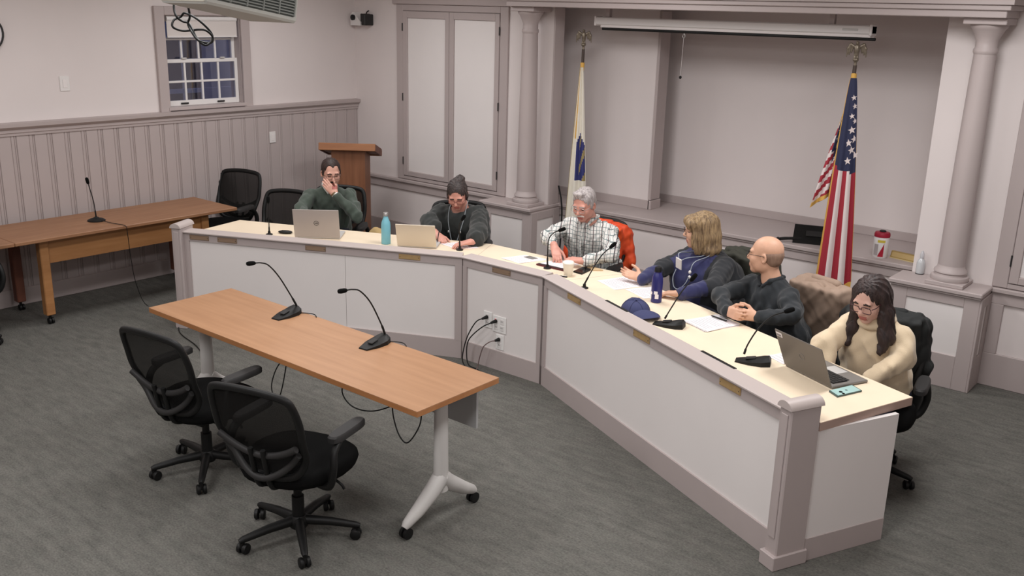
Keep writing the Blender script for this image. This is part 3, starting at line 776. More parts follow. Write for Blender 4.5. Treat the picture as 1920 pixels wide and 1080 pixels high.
# on the oak table
mic('black gooseneck microphone on the oak table in front of the left dais wing seam', (3.70, -3.87, .737), [(3.70, -3.80, .785), (3.69, -3.83, .85), (3.675, -3.90, .98), (3.66, -3.96, 1.06), (3.655, -4.01, 1.085), (3.65, -4.05, 1.09)], math.radians(8))
mic('black gooseneck microphone on the oak table facing the cord outlets', (4.47, -3.86, .737), [(4.47, -3.79, .785), (4.46, -3.81, .85), (4.445, -3.87, .98), (4.43, -3.93, 1.055), (4.425, -3.98, 1.075), (4.42, -4.02, 1.078)], math.radians(5))
mic('black gooseneck microphone on a round base on the oak side table', (.486, -3.378, .74), [(.486, -3.378, .77), (.483, -3.385, .9), (.475, -3.40, 1.0), (.47, -3.41, 1.06)], 0, 1)
cord('thin black cord dropping from the side table microphone to the carpet', [(.56, -3.37, .752), (.70, -3.34, .746), (.828, -3.31, .742), (.835, -3.30, .68), (.80, -3.27, .45), (.76, -3.22, .2), (.80, -3.16, .006), (.95, -3.05, .005), (1.3, -3.2, .005)], r=.003, nm='cable')
Z0 = .7402
mic('thin black microphone at the empty seat of the left dais wing', (1.903, -2.661, Z0), [(1.903, -2.661, .77), (1.898, -2.655, .88), (1.893, -2.65, 1.0)], 0, 2)
mic('black microphone in front of the woman in the black poncho', (3.342, -1.939, Z0), [(3.342, -1.939, .77), (3.348, -1.95, .86), (3.36, -1.965, .95), (3.385, -1.965, .99)], 0, 2)
mic('black microphone beside the white paper cup and dark red folder', (4.165, -1.89, Z0), [(4.165, -1.89, .77), (4.165, -1.892, .86), (4.17, -1.89, .96), (4.20, -1.875, 1.01), (4.235, -1.86, 1.03)], 0, 2)
mic('black microphone in front of the loose printed papers by the dais bend', (4.66, -2.12, Z0), [(4.66, -2.12, .77), (4.695, -2.075, .88), (4.73, -2.03, .97), (4.765, -1.99, 1.02)], 0, 2)
mic('black wedge based microphone beside the navy cap', (5.51, -2.42, Z0), [(5.48, -2.44, .785), (5.50, -2.42, .84), (5.54, -2.37, .95), (5.575, -2.33, 1.02)], math.radians(-75))
mic('black wedge based microphone beside the open laptop and mint phone', (6.175, -2.655, Z0), [(6.12, -2.68, .785), (6.13, -2.665, .84), (6.165, -2.63, .93), (6.215, -2.59, 1.0), (6.27, -2.55, 1.03)], math.radians(-70))
for lbl, p in (('thin cable tail behind the left table microphone', (3.73, -3.79, .742)), ('thin cable tail behind the right table microphone', (4.49, -3.78, .742))):
    cord('black '+lbl, [p, (p[0]+.03, p[1]+.02, p[2]), (p[0]+.08, p[1]+.035, p[2]), (p[0]+.13, p[1]+.012, p[2])], r=.0028, nm='cable')

# ================================================================== THINGS ON THE DAIS
def laptop(label, hinge, rz, w_, d_, h_, lean, mat, emblem, mat2=None):
    """hinge: centre of hinge line; local +y = towards the user; lid leans away from user"""
    t = thing('laptop', label, 'laptop', (hinge[0], hinge[1], Z0), rz)
    bs = B(-w_/2, w_/2, 0, d_, .002, .016, bev=.004).build('base', mat2 or mat, t)
    B(-w_/2+.025, w_/2-.025, .03, d_*.52, .016, .0175).build('keyboard', SCREENG, bs)
    kb = MB()
    for r in range(5):
        for c in range(13):
            x0 = -w_/2+.03+c*(w_-.06)/13; y0 = .035+r*(d_*.47/5)
            kb.box(x0, x0+(w_-.06)/13*.86, y0, y0+d_*.47/5*.84, .0175, .019)
    kb.build('keys', DARK, bs)
    B(-.05, .05, d_*.58, d_*.93, .016, .0166).build('touchpad', GREYP, bs)
    R = rotx(lean)
    ld = B(-w_/2, w_/2, -.007, 0, 0, h_, bev=.003, R=R, c=(0, 0, .014)).build('lid', mat, t)
    B(-w_/2+.008, w_/2-.008, 0.0002, .0012, .012, h_-.008, R=R, c=(0, 0, .014)).build('screen', SCREENG, ld)
    if emblem:
        ring = MB(); pts = []
        for k in range(25):
            a = 2*math.pi*k/24; pts.append(R @ V(.019*math.cos(a), -.0078, h_*.52+.019*math.sin(a))+V(0, 0, .014))
        ring.tube(pts, .0016, 6)
        if emblem == 2:
            # four small letter strokes inside the round emblem, as on the lid
            def stroke(x0, z0, x1, z1):
                ring.tube([R @ V(x0, -.0078, h_*.52+z0)+V(0, 0, .014), R @ V(x1, -.0078, h_*.52+z1)+V(0, 0, .014)], .0011, 5)
            for (x0, z0, x1, z1) in ((-.012, -.005, -.012, .005), (-.012, .005, -.008, .002), (-.008, .002, -.008, -.002), (-.008, -.002, -.012, -.005), (-.003, -.005, -.004, .004), (-.003, -.005, .001, -.003), (-.003, .001, .001, .002), (-.003, .005, .001, .005), (.004, .005, .004, -.005), (.004, -.005, .007, -.005), (.010, .005, .010, -.005), (.010, -.005, .013, -.005)):
                stroke(-x0, z0, -x1, z1)
        ring.build('emblem', DARK if emblem == 2 else mat2 or GREYP, ld)
    return t, ld, R
SIL = M('laptop_silver', (178, 170, 166), .4, metal=.35)
GRAPH = M('laptop_graphite', (116, 110, 104), .45, metal=.3)
laptop('silver laptop with round emblem on its lid before the man in the green sweater', (2.285, -2.475), math.atan2(.25, .3)-0.0, .365, .245, .245, math.radians(14), SIL, 2, GREYP)
laptop('pale silver laptop with plain lid before the woman in the black poncho', (3.06, -2.125), math.atan2(.15, .22), .31, .22, .205, math.radians(22), M('laptop_champagne', (214, 203, 186), .4, metal=.25), 0, GREYP)
t_, ld_, R_3 = laptop('grey laptop with barcode sticker before the woman in the cream sweater', (6.478, -2.659), math.atan2(-.111, .233), .355, .245, .235, math.radians(24), GRAPH, 1, M('laptop_deck', (134, 130, 126), .45, metal=.3))
stk = B(-.170, -.125, -.0085, -.0073, .195, .222, R=R_3, c=(0, 0, .014)).build('sticker', PAPER, ld_)
for k in range(6): B(-.166+.006*k, -.163+.006*k, -.0092, -.0086, .199, .213, R=R_3, c=(0, 0, .014)).build('barcode_bar', DARK, ld_)

def bottle(label, p, prof_, cap, mat, capmat, marks=None):
    t = thing('water_bottle', label, 'bottle', (p[0], p[1], Z0))
    MB().lathe(prof_, n=24).build('body', mat, t, smooth=50)
    MB().lathe(cap, n=20).build('cap', capmat, t, smooth=40)
    if marks: marks(t)
    return t
bottle('light blue steel bottle standing between the two laptops', (2.79, -2.201), [(.033, 0), (.037, .004), (.037, .15), (.034, .175), (.022, .205), (.018, .215), (.018, .225)], [(.020, .225), (.020, .250), (.018, .253)], M('bottle_aqua', (122, 186, 202), .35), METAL)
def bmarks(t):
    for a, z, h in ((-2.4, .02, .03), (-2.2, .055, .018), (-1.2, .06, .02), (-1.0, .03, .03)):
        MB().box(-.012, .012, -.0008, .0008, 0, h, R=rotz(a+math.pi/2), c=(.0365*math.cos(a), .0365*math.sin(a), z)).build('logo_mark', PAPER, t)
bottle('navy blue steel bottle with white marks beside the printed papers', (5.184, -2.049), [(.030, 0), (.036, .004), (.0365, .14), (.034, .17), (.024, .195), (.021, .20), (.021, .208)], [(.0235, .206), (.0235, .215), (.021, .232), (.019, .236)], M('bottle_navy', (44, 44, 106), .3), BLACK, bmarks)
cu = thing('paper_cup', 'white paper cup with lid beside the dark red folder', 'cup', (4.391, -1.941, Z0))
CUP = M('cup_white', (232, 224, 208), .6)
MB().lathe([(.028, 0), (.030, .002), (.040, .092)], n=24).build('cup', CUP, cu, smooth=40)
MB().lathe([(.0425, .088), (.043, .096), (.040, .099), (.036, .106), (.034, .107)], n=24).build('lid', M('cup_lid', (238, 232, 222), .5), cu, smooth=40)
def slab(name, label, cat, corners, h, mat, mat2=None, z=Z0):
    c = np.mean(np.array(corners), axis=0)
    t = thing(name, label, cat, (c[0], c[1], z))
    P = [(p[0]-c[0], p[1]-c[1]) for p in corners]
    MB().prism(P, .0005, h).build('body', mat, t)
    if mat2:
        MB().prism([(x*.93, y*.93) for x, y in P], h, h+.0006).build('face', mat2, t)
    return t
ph = slab('mobile_phone', 'mint green phone lying face down beside the open grey laptop', 'phone', [(6.64, -2.779), (6.701, -2.822), (6.765, -2.662), (6.700, -2.622)], .009, M('phone_rim', (70, 92, 90), .4), M('phone_mint', (172, 206, 202), .35))
MB().lathe([(.009, .0), (.009, .0022)], c=(-.008, -.04, .0096), n=14).lathe([(.007, 0), (.007, .0022)], c=(.010, -.052, .0096), n=14).build('camera_lens', SCREENG, ph)
MB().lathe([(.007, 0), (.007, .0008)], c=(.003, .005, .0096), n=12).build('round_mark', M('phone_mark', (92, 118, 116), .4), ph)
slab('mobile_phone', 'black phone lying beside the white paper cup', 'phone', [(4.365, -1.842), (4.448, -1.852), (4.425, -1.70), (4.345, -1.69)], .011, BLACK, SCREENG)
ms_ = thing('desk_speakerphone', 'flat black oval device beside the silver laptop with round emblem', 'device', (1.955, -2.54, Z0), math.radians(30))
MB().ell((0, 0, .012), (.062, .035, .013)).build('shell', BLACK, ms_, smooth=60)
B(-.03, .03, -.006, .006, .022, .0256, bev=.001).build('button_strip', DARK, ms_)

def sheet_stack(label, corners, n=1, lines=8, h=.0008, cat='paper', nm='paper_sheet', z=Z0, grey=None):
    c = np.mean(np.array(corners), axis=0)
    t = thing(nm, label, cat, (c[0], c[1], z))
    P = [np.array(p)-c for p in corners]
    for i in range(n):
        R = rotz(.03*((i*7) % 5-2))[:2, :2]
        MB().prism([tuple(R @ p) for p in P], .0003+i*h*1.3, .0003+i*h*1.3+h).build('sheet', PAPER, t)
    zt = .0003+n*h*1.3
    INK = M('ink', (176, 172, 178), .8)
    a, b, cc, d = P  # a->b is one short edge, b->cc the long side
    for k in range(lines):
        f = .12+.76*k/max(1, lines)
        p0 = a*(1-f)+d*f; p1 = b*(1-f)+cc*f; e0 = p0+(p1-p0)*.12; e1 = p0+(p1-p0)*(.88 if k % 4 != 3 else .55)
        nn = nrm(d-a)*.0022
        MB().prism([tuple(e0-nn), tuple(e1-nn), tuple(e1+nn), tuple(e0+nn)], zt, zt+.0002).build('text_line', INK, t)
    if grey is not None:
        MB().prism([tuple(np.array(g)-c) for g in grey], zt, zt+.003).build('photo_block', M('grey_card', (128, 124, 120), .6), t)
    return t
sheet_stack('fanned paper sheets with a grey block on the middle worktop', [(3.732, -1.898), (3.932, -1.925), (4.010, -1.69), (3.81, -1.704)], 3, 7, grey=[(3.84, -1.76), (3.93, -1.775), (3.945, -1.72), (3.855, -1.705)])
sheet_stack('white paper under the hands of the man in the checked shirt', [(4.04, -1.835), (4.24, -1.825), (4.26, -1.625), (4.06, -1.625)], 2, 5)
slab('folder', 'dark red folder lying before the man in the checked shirt', 'folder', [(4.05, -1.875), (4.31, -1.872), (4.315, -1.838), (4.052, -1.842)], .012, M('folder_red', (92, 34, 40), .6), M('folder_dark', (50, 34, 38), .6))
slab('notebook', 'tan covered notebook under the black phone', 'notebook', [(4.36, -1.70), (4.44, -1.715), (4.50, -1.66), (4.37, -1.625)], .010, M('notebook_tan', (206, 178, 140), .7))
sheet_stack('printed paper lying by the dais bend before the woman in navy', [(4.622, -1.908), (4.842, -2.005), (4.93, -1.77), (4.70, -1.655)], 2, 11)
sheet_stack('printed paper partly behind the navy steel bottle', [(4.88, -1.95), (5.095, -2.04), (5.18, -1.86), (4.975, -1.765)], 2, 9)
nb = sheet_stack('spiral note pad with a pen before the bald man', [(5.524, -2.289), (5.724, -2.375), (5.815, -2.115), (5.62, -2.025)], 4, 10, h=.0015, cat='notepad', nm='note_pad')
wr = MB()
for k in range(12):
    f = (k+.5)/12; p = V(5.524, -2.289)*(1-f)+V(5.724, -2.375)*f
    wr.tube([(p[0]+.006*math.cos(a)*.4-5.67, p[1]+.008*math.cos(a)+2.20, .0075+.006*math.sin(a)) for a in np.linspace(0, 2*math.pi, 9)], .0009, 5)
wr.build('spiral_wire', GREYP, nb)
def pen(label, a, b, r=.0045, z=.0):
    a = V(*a); b = V(*b); d = b-a
    t = thing('pen', label, 'pen', tuple(a))
    MB().tube([V(0, 0, 0), d*.04, d*.12, d*.98, d], [.001, .003, r, r, r*.7], 10).build('barrel', BLACK, t, smooth=50)
    MB().tube([d*.68+V(0, 0, r), d*.96+V(0, 0, r)], .0016, 6).build('clip', METAL, t)
    return t
pen('black pen lying on the spiral note pad', (5.61, -2.10, Z0+.015), (5.735, -2.13, Z0+.015))
sheet_stack('small white paper half hidden behind the grey laptop', [(6.175, -2.505), (6.30, -2.565), (6.36, -2.42), (6.24, -2.365)], 3, 4)
sheet_stack('white paper being written on by the woman in the black poncho', [(3.089, -1.90), (3.29, -1.93), (3.40, -1.78), (3.19, -1.70)], 2, 8)
# navy cap: dome and curved bill
cpn = thing('baseball_cap', 'navy blue baseball cap lying on the right dais wing', 'cap', (5.20, -2.325, Z0), math.radians(-28))
NV = M('cap_navy', (62, 66, 102), .9, bump=.3, bscale=300)
dm = MB(); nu, nv = 28, 8
vs = []
for i in range(nv+1):
    th = (math.pi/2)*i/nv
    for j in range(nu):
        a = 2*math.pi*j/nu
        r = math.cos(th)**.75
        vs.append((.105*r*math.cos(a)*(1+.04*math.sin(3*a)), .088*r*math.sin(a), .078*math.sin(th)*(1-.10*math.cos(a+.6))))
fs = [[i*nu+j, i*nu+(j+1) % nu, (i+1)*nu+(j+1) % nu, (i+1)*nu+j] for i in range(nv) for j in range(nu)]
fs.append(list(range(nu))[::-1]); dm.add(vs, fs); dm.build('crown', NV, cpn, smooth=60)
MB().sheet(lambda u, v: (.07+.165*v*(1-.55*(2*u-1)**2)+.02*(2*u-1)**2, .085*(2*u-1), .004+.030*(1-(2*u-1)**2)*(1-.15*v)+.012*math.sin(v*3)), 14, 8, .004).build('bill', NV, cpn, smooth=60)
MB().ell((0.005, 0, .078), (.006, .006, .004)).build('button', NV, cpn)
for k in range(6):
    a = math.pi*k/3
    MB().tube([(.106*math.cos(th)**.75*math.cos(a), .089*math.cos(th)**.75*math.sin(a), .079*math.sin(th)*(1-.10*math.cos(a+.6))) for th in np.linspace(0.05, 1.5, 8)], .0014, 5).build('crown_seam', M('cap_seam', (50, 53, 84), .9), cpn)
pen('black pen on the middle worktop in front of the white paper cup', (4.30, -2.02, Z0+.006), (4.42, -1.99, Z0+.006))

# ================================================================== LEDGE THINGS
wp_ = thing('wipes_canister', 'white wipes canister with red lid on the ledge beside the flag', 'canister', (5.83, .275, .74))
MB().lathe([(.055, 0), (.058, .004), (.058, .165), (.055, .17)], n=28).build('body', WHITEP, wp_, smooth=40)
MB().lathe([(.060, .165), (.061, .185), (.055, .20), (.035, .204)], n=28).build('lid', M('lid_red', (158, 28, 52), .45), wp_, smooth=40)
MB().lathe([(.022, .203), (.026, .21), (.02, .216)], n=20).build('lid_tab', DARK, wp_, smooth=40)
LR_ = M('label_red', (168, 28, 50), .5); LY = M('label_yellow', (206, 186, 70), .5); LG = M('label_grey', (168, 160, 160), .6)
def curved(nm, mat, a0, a1, zf0, zf1):
    # label pieces wrapped on the canister
    m_ = MB(); n = 8
    vs = []
    for k in range(n+1):
        f = k/n; a = a0+(a1-a0)*f
        for r in (.0582, .0590):
            for z in (zf0(f), zf1(f)): vs.append((r*math.cos(a), r*math.sin(a), z))
    fs = []
    for k in range(n):
        o = k*4
        fs += [[o, o+4, o+5, o+1], [o+2, o+3, o+7, o+6], [o+1, o+5, o+7, o+3], [o, o+2, o+6, o+4]]
    m_.add(vs, fs); m_.build(nm, mat, wp_)
curved('label_wedge', LR_, -1.55, -.85, lambda f: .012, lambda f: .02+.10*f)
curved('label_band', LY, -1.75, -.75, lambda f: .125, lambda f: .145)
curved('label_picture', LG, -2.2, -1.6, lambda f: .02, lambda f: .11)
gb = thing('gold_name_block', 'gold framed name block on the ledge by the column', 'name block', (6.01, .31, .74), math.radians(-12))
MB().extr([(-.11, -.02, 0), (-.11, .03, 0), (-.11, .02, .055), (-.11, -.005, .055)], (0, 0, 0), (.22, 0, 0)).build('block', M('gold', (176, 150, 92), .35, metal=.5), gb)
B(-.10, .10, -.018, -.012, .008, .046, R=rotx(-.27), c=(0, -.004, 0)).build('face', M('gold_face', (196, 170, 118), .4, metal=.3), gb)
B(-.114, .114, -.024, -.016, 0, .006).build('lower_rim', M('gold_rim', (226, 210, 160), .3, metal=.4), gb)
sb = thing('pump_bottle', 'small clear sanitizer bottle on the right pedestal cap', 'bottle', (6.235, -.035, .74))
CL = M('clear_plastic', (222, 224, 226), .15, trans=.3)
MB().lathe([(.028, 0), (.03, .004), (.03, .085), (.024, .105), (.013, .115), (.012, .125)], n=20).build('body', CL, sb, smooth=50)
MB().lathe([(.014, .122), (.015, .15), (.010, .165), (.006, .175)], n=16).build('pump_cap', M('clear_cap', (226, 226, 230), .25, trans=.4), sb, smooth=40)
MB().lathe([(.031, -.0), (.031, .006)], n=20).build('foot', DARK, sb)
dp = thing('desk_telephone', 'black desk telephone with handset on the ledge behind the flag', 'telephone', (5.20, .36, .74), math.radians(20))
MB().extr([(-.12, -.10, 0), (-.12, .11, 0), (-.12, .11, .12), (-.12, .05, .13), (-.12, -.10, .03)], (0, 0, 0), (.26, 0, 0)).build('body', BLACK, dp)
B(-.02, .12, -.03, .03, .085, .10, bev=.003, R=rotx(.58), c=(0, .01, 0)).build('keypad', DARK, dp)
hsn = MB().tube(bez([(-.24, -.13, .022), (-.20, -.11, .03), (-.11, -.09, .036), (-.02, -.07, .03), (.01, -.06, .022)], 6), [.020]*3+[.013]*6+[.012]*7+[.013]*6+[.020]*3, 10); hsn.build('handset', BLACK, dp, smooth=60)
cord('black cable hanging beside the left pedestal and white flag', [(2.76, .11, .92), (2.775, .115, .86), (2.80, .11, .78), (2.82, .10, .66), (2.825, .09, .45), (2.825, .08, .25), (2.83, .06, .006)], r=.008, nm='cable')
# ================================================================== IMPLICIT SURFACES (people, garments, eagles)
def smin(a, b, k):
    if k <= 0: return np.minimum(a, b)
    h = np.clip(.5+.5*(b-a)/k, 0, 1); return b+(a-b)*h-k*h*(1-h)
class SDF:
    def __init__(s): s.p = []
    def cap(s, a, b, ra, rb=None, k=.02, sub=False):
        s.p.append(('c', np.asarray(a, float), np.asarray(b, float), ra, ra if rb is None else rb, k, sub)); return s
    def ell(s, c, r, R=None, k=.02, sub=False):
        s.p.append(('e', np.asarray(c, float), np.asarray(r, float), np.eye(3) if R is None else np.asarray(R), None, k, sub)); return s
    def box(s, c, r, R=None, rd=.01, k=.01, sub=False):
        s.p.append(('b', np.asarray(c, float), np.asarray(r, float), np.eye(3) if R is None else np.asarray(R), rd, k, sub)); return s
    def bbox(s, p):
        if p[0] == 'c':
            return np.minimum(p[1]-p[3], p[2]-p[4]), np.maximum(p[1]+p[3], p[2]+p[4])
        e = np.abs(p[3]) @ p[2] + (p[4] or 0); return p[1]-e, p[1]+e
    def mesh(s, name, mats, h=.006, parent=None, off=(0, 0, 0), noise=0.0, nscale=20, paint=None, zclip=None, nfn=None, smoothit=1):
        bb = [s.bbox(p) for p in s.p if not p[6]]
        lo = np.min([b[0] for b in bb], axis=0)-3*h-noise-.01; hi = np.max([b[1] for b in bb], axis=0)+3*h+noise+.01
        n = np.ceil((hi-lo)/h).astype(int)+1
        D = np.full(tuple(n), .2, np.float32)
        ax = [lo[i]+h*np.arange(n[i]) for i in range(3)]
        for p in s.p:
            b0, b1 = s.bbox(p); m = p[5]+3*h+.012
            i0 = np.maximum(0, np.floor((b0-m-lo)/h).astype(int)); i1 = np.minimum(n, np.ceil((b1+m-lo)/h).astype(int)+1)
            if np.any(i1 <= i0): continue
            sl = tuple(slice(i0[i], i1[i]) for i in range(3))
            X, Y, Z = np.meshgrid(*[ax[i][sl[i]].astype(np.float32) for i in range(3)], indexing='ij')
            if p[0] == 'c':
                a, b, ra, rb = p[1:5]; ab = b-a; L2 = max(ab @ ab, 1e-9)
                dx, dy, dz = X-a[0], Y-a[1], Z-a[2]
                t = np.clip((dx*ab[0]+dy*ab[1]+dz*ab[2])/L2, 0, 1)
                d = np.sqrt((dx-t*ab[0])**2+(dy-t*ab[1])**2+(dz-t*ab[2])**2)-(ra+(rb-ra)*t)
            else:
                c, r, R = p[1:4]
                dx, dy, dz = X-c[0], Y-c[1], Z-c[2]
                q = [dx*R[0, i]+dy*R[1, i]+dz*R[2, i] for i in range(3)]
                if p[0] == 'e':
                    k0 = np.sqrt(sum((q[i]/r[i])**2 for i in range(3))); k1 = np.sqrt(sum((q[i]/r[i]**2)**2 for i in range(3)))+1e-6
                    d = np.where(k0 < .05, -min(r), k0*(k0-1)/k1)
                else:
                    g = [np.abs(q[i])-r[i] for i in range(3)]
                    d = np.sqrt(sum(np.maximum(x, 0)**2 for x in g))+np.minimum(np.maximum(g[0], np.maximum(g[1], g[2])), 0)-p[4]
            if p[6]: D[sl] = -smin(-D[sl], d, p[5])
            else: D[sl] = smin(D[sl], d, p[5])
        if noise or nfn is not None:
            near = np.abs(D) < noise*2.5+3*h+.01
            I = np.argwhere(near); P = lo+I*h
            v = np.zeros(len(P))
            if noise:
                r_ = np.random.default_rng(abs(hash(name)) % 1000 if False else len(name)*13+int(abs(lo[0])*100))
                for o in range(7):
                    kv = r_.normal(size=3); kv *= nscale*(1+o*.35)/np.linalg.norm(kv); kv[2] *= .45
                    v += np.sin(P @ kv + r_.uniform(0, 6.28) + 1.5*np.sin(P @ kv[::-1]*.5))/(1+o*.4)
                v = v*noise/3
            if nfn is not None: v = v+nfn(P)
            D[near] += v.astype(np.float32)
        if zclip is not None:
            zz = ax[2][None, None, :]; D = np.maximum(D, (zclip-zz).astype(np.float32))
        D[0], D[-1], D[:, 0], D[:, -1], D[:, :, 0], D[:, :, -1] = .2, .2, .2, .2, .2, .2
        S = D < 0
        c = [S[i:n[0]-1+i, j:n[1]-1+j, k:n[2]-1+k] for i in (0, 1) for j in (0, 1) for k in (0, 1)]
        cnt = sum(x.astype(np.int8) for x in c); act = (cnt > 0) & (cnt < 8)
        idx = np.full(act.shape, -1, np.int64); A = np.argwhere(act); idx[act] = np.arange(len(A))
        pos = np.zeros((len(A), 3)); wt = np.zeros(len(A))
        cor = [(i, j, k) for i in (0, 1) for j in (0, 1) for k in (0, 1)]
        val = [D[A[:, 0]+i, A[:, 1]+j, A[:, 2]+k] for i, j, k in cor]
        for a in range(8):
            for b in range(a+1, 8):
                df = np.array(cor[b])-np.array(cor[a])
                if np.abs(df).sum() != 1: continue
                m = (val[a] < 0) != (val[b] < 0)
                t = val[a][m]/(val[a][m]-val[b][m])
                pos[m] += np.array(cor[a])+t[:, None]*df; wt[m] += 1
        pos = pos/wt[:, None]; V_ = lo+(A+pos)*h
        F = []
        for axx in range(3):
            o1, o2 = (axx+1) % 3, (axx+2) % 3
            s0 = [slice(1, -1)]*3; s0[axx] = slice(0, -1); s1 = [slice(1, -1)]*3; s1[axx] = slice(1, None)
            a, b = S[tuple(s0)], S[tuple(s1)]
            E_ = np.argwhere(a != b); sg = a[a != b]
            E_ = E_+1; E_[:, axx] -= 1
            d1 = np.zeros(3, int); d1[o1] = 1; d2 = np.zeros(3, int); d2[o2] = 1
            q = [idx[tuple((E_-d1-d2).T)], idx[tuple((E_-d2).T)], idx[tuple(E_.T)], idx[tuple((E_-d1).T)]]
            Q = np.stack(q, 1); Q[~sg] = Q[~sg][:, ::-1]; F.append(Q)
        F = np.concatenate(F)
        for _ in range(smoothit):
            acc = np.zeros_like(V_); num = np.zeros(len(V_))
            for i in range(4):
                np.add.at(acc, F[:, i], V_[F[:, (i+1) % 4]]+V_[F[:, (i+3) % 4]]); np.add.at(num, F[:, i], 2)
            V_ = V_*.5+.5*acc/np.maximum(num, 1)[:, None]
        me = bpy.data.meshes.new(name)
        me.from_pydata((V_-np.asarray(off)).tolist(), [], F.tolist())
        if not isinstance(mats, (list, tuple)): mats = [mats]
        for m in mats: me.materials.append(m)
        if paint is not None:
            ctr = V_[F].mean(1); me.polygons.foreach_set('material_index', paint(ctr).astype(np.int32))
        me.polygons.foreach_set('use_smooth', [True]*len(F)); me.update()
        o = bpy.data.objects.new(name, me); COL.objects.link(o)
        if parent is not None: o.parent = parent
        return o

# ------------------------------------------------------------------ people
def frame(yaw_dir, pitch=0.0, roll=0.0):
    """columns: right, forward, up.  pitch > 0 looks down"""
    f = nrm(V(yaw_dir[0], yaw_dir[1], 0)); r = V(f[1], -f[0], 0); u = V(0, 0, 1)
    c, s_ = math.cos(pitch), math.sin(pitch)
    f2 = f*c-u*s_; u2 = u*c+f*s_
    c, s_ = math.cos(roll), math.sin(roll)
    return np.stack([r*c-u2*s_, f2, u2*c+r*s_], 1)

def hand(S, w_, d, n, side, curl=.35, spread=1.0, sc=1.0, fing=None):
    d = nrm(d); n = nrm(n-d*(n @ d)); l = np.cross(d, n)*side
    k = .006
    kn = [(.027, .088), (.009, .093), (-.009, .089), (-.026, .08)]
    S.cap(w_-d*.03, w_+d*.02, .024*sc, .024*sc, k=.02)
    for i, (lo_, ln) in enumerate(kn):
        a = w_+d*.012*sc+l*lo_*.7*sc; b = w_+d*ln*sc+l*lo_*sc
        S.cap(a, b, .015*sc, .0115*sc, k=.014)
    Ls = [.074, .083, .076, .06]
    for i, (lo_, ln) in enumerate(kn):
        p = w_+d*ln*sc+l*lo_*sc
        cu = curl[i] if isinstance(curl, (list, tuple)) else curl
        ang = cu*.5; L = Ls[i]*sc; r0 = .0098*sc
        sp = nrm(d+l*lo_*2.2*spread)
        for j, fr in enumerate((.46, .30, .24)):
            dr = sp*math.cos(ang)+n*math.sin(ang); q = p+dr*L*fr
            S.cap(p, q, r0, r0*.9, k=.004); p = q; r0 *= .9; ang += cu*.95
    p = w_+d*.022*sc+l*.026*sc+n*.004; ang = .75
    q = p+(d*math.cos(ang)+l*math.sin(ang)+n*.25)*.042*sc; S.cap(p, q, .014*sc, .0115*sc, k=.012)
    q2 = q+(d*math.cos(ang*.4)+l*math.sin(ang*.4)+n*.3)*.033*sc; S.cap(q, q2, .0112*sc, .010*sc, k=.004)
    q3 = q2+(d*.95+l*.05+n*.3)*.024*sc; S.cap(q2, q3, .010*sc, .0082*sc, k=.004)

def head(S, c, F, sc=1.0, jaw=1.0, nose=1.0):
    L = lambda x, y, z: c+F @ (V(x, y, z)*sc)
    e = lambda p, r, k=.02, sub=False, R=None: S.ell(L(*p), V(*r)*sc, F if R is None else F @ R, k, sub)
    e((0, -.014, .036), (.0765, .097, .084), .01)
    e((0, .020, -.020), (.064, .072, .080), .03)
    e((0, .034, -.058), (.050*jaw, .054, .056), .03)
    e((0, .066, -.100), (.026*jaw, .022, .020), .025)
    for sx in (-1, 1):
        e((sx*.043*jaw, .010, -.066), (.022, .038, .032), .025)
        e((sx*.040, .062, -.028), (.024, .024, .026), .02)
        e((sx*.031, .100, .004), (.017, .018, .012), .012, True)
        e((sx*.031, .074, .003), (.0135, .0135, .0115), .004)
        e((sx*.079, -.008, -.010), (.009, .019, .032), .006, R=rotz(sx*.35))
        e((sx*.083, -.004, -.008), (.005, .010, .018), .003, True)
    S.cap(L(-.040, .081, .025), L(.040, .081, .025), .012*sc, k=.016)
    S.cap(L(0, .088, .012), L(0, .108*nose, -.024), .009*sc, .0125*sc, k=.012)
    for sx in (-1, 1): S.ell(L(sx*.011, .099, -.030), V(.0085, .010, .008)*sc, F, .006)
    S.cap(L(-.019, .0875, -.0615), L(.019, .0875, -.0615), .0075*sc, k=.010)
    S.cap(L(-.015, .0865, -.0735), L(.015, .0865, -.0735), .0078*sc, k=.010)
    return L

def facepaint(c, F, sc, brow=True):
    def fn(P):
        q = ((P-c) @ F)/sc; x, y, z = np.abs(q[:, 0]), q[:, 1], q[:, 2]
        m = np.zeros(len(P), int)
        lip = (x < .024) & (z < -.055) & (z > -.081) & (y > .080); m[lip] = 1
        br = (x > .013) & (x < .050) & (np.abs(z-.027+.25*np.maximum(0, x-.035)) < .0055) & (y > .06)
        if brow: m[br] = 2
        ey = (((x-.031)/.0135)**2+((z-.000)/.0042)**2 < 1) & (y > .06); m[ey] = 3
        ns = (((x-.010)/.005)**2+((z+.0375)/.004)**2 < 1) & (y > .09); m[ns] = 3
        return m
    return fn

def glasses(parent, off, L, F, sc, mat, w_=.027, h_=.019, drop=.002, thick=.0016):
    g = MB()
    for sx in (-1, 1):
        pts = []
        for k in range(21):
            a = 2*math.pi*k/20; cx, cz = math.cos(a), math.sin(a)
            pts.append(L(sx*.033+w_*math.copysign(abs(cx)**.7, cx), .105-.10*abs(sx*.033+w_*cx)**1.5, drop+h_*math.copysign(abs(cz)**.7, cz)))
        g.tube(pts, thick, 6)
        g.tube([L(sx*.060, .094, drop+.006), L(sx*.074, .07, drop+.006), L(sx*.081, .0, drop+.004), L(sx*.079, -.02, drop-.012)], thick, 6)
    g.tube([L(-.008, .1045, drop+.004), L(0, .107, drop+.007), L(.008, .1045, drop+.004)], thick, 6)
    o = g.build('glasses', mat, parent, off, smooth=60)
    return o

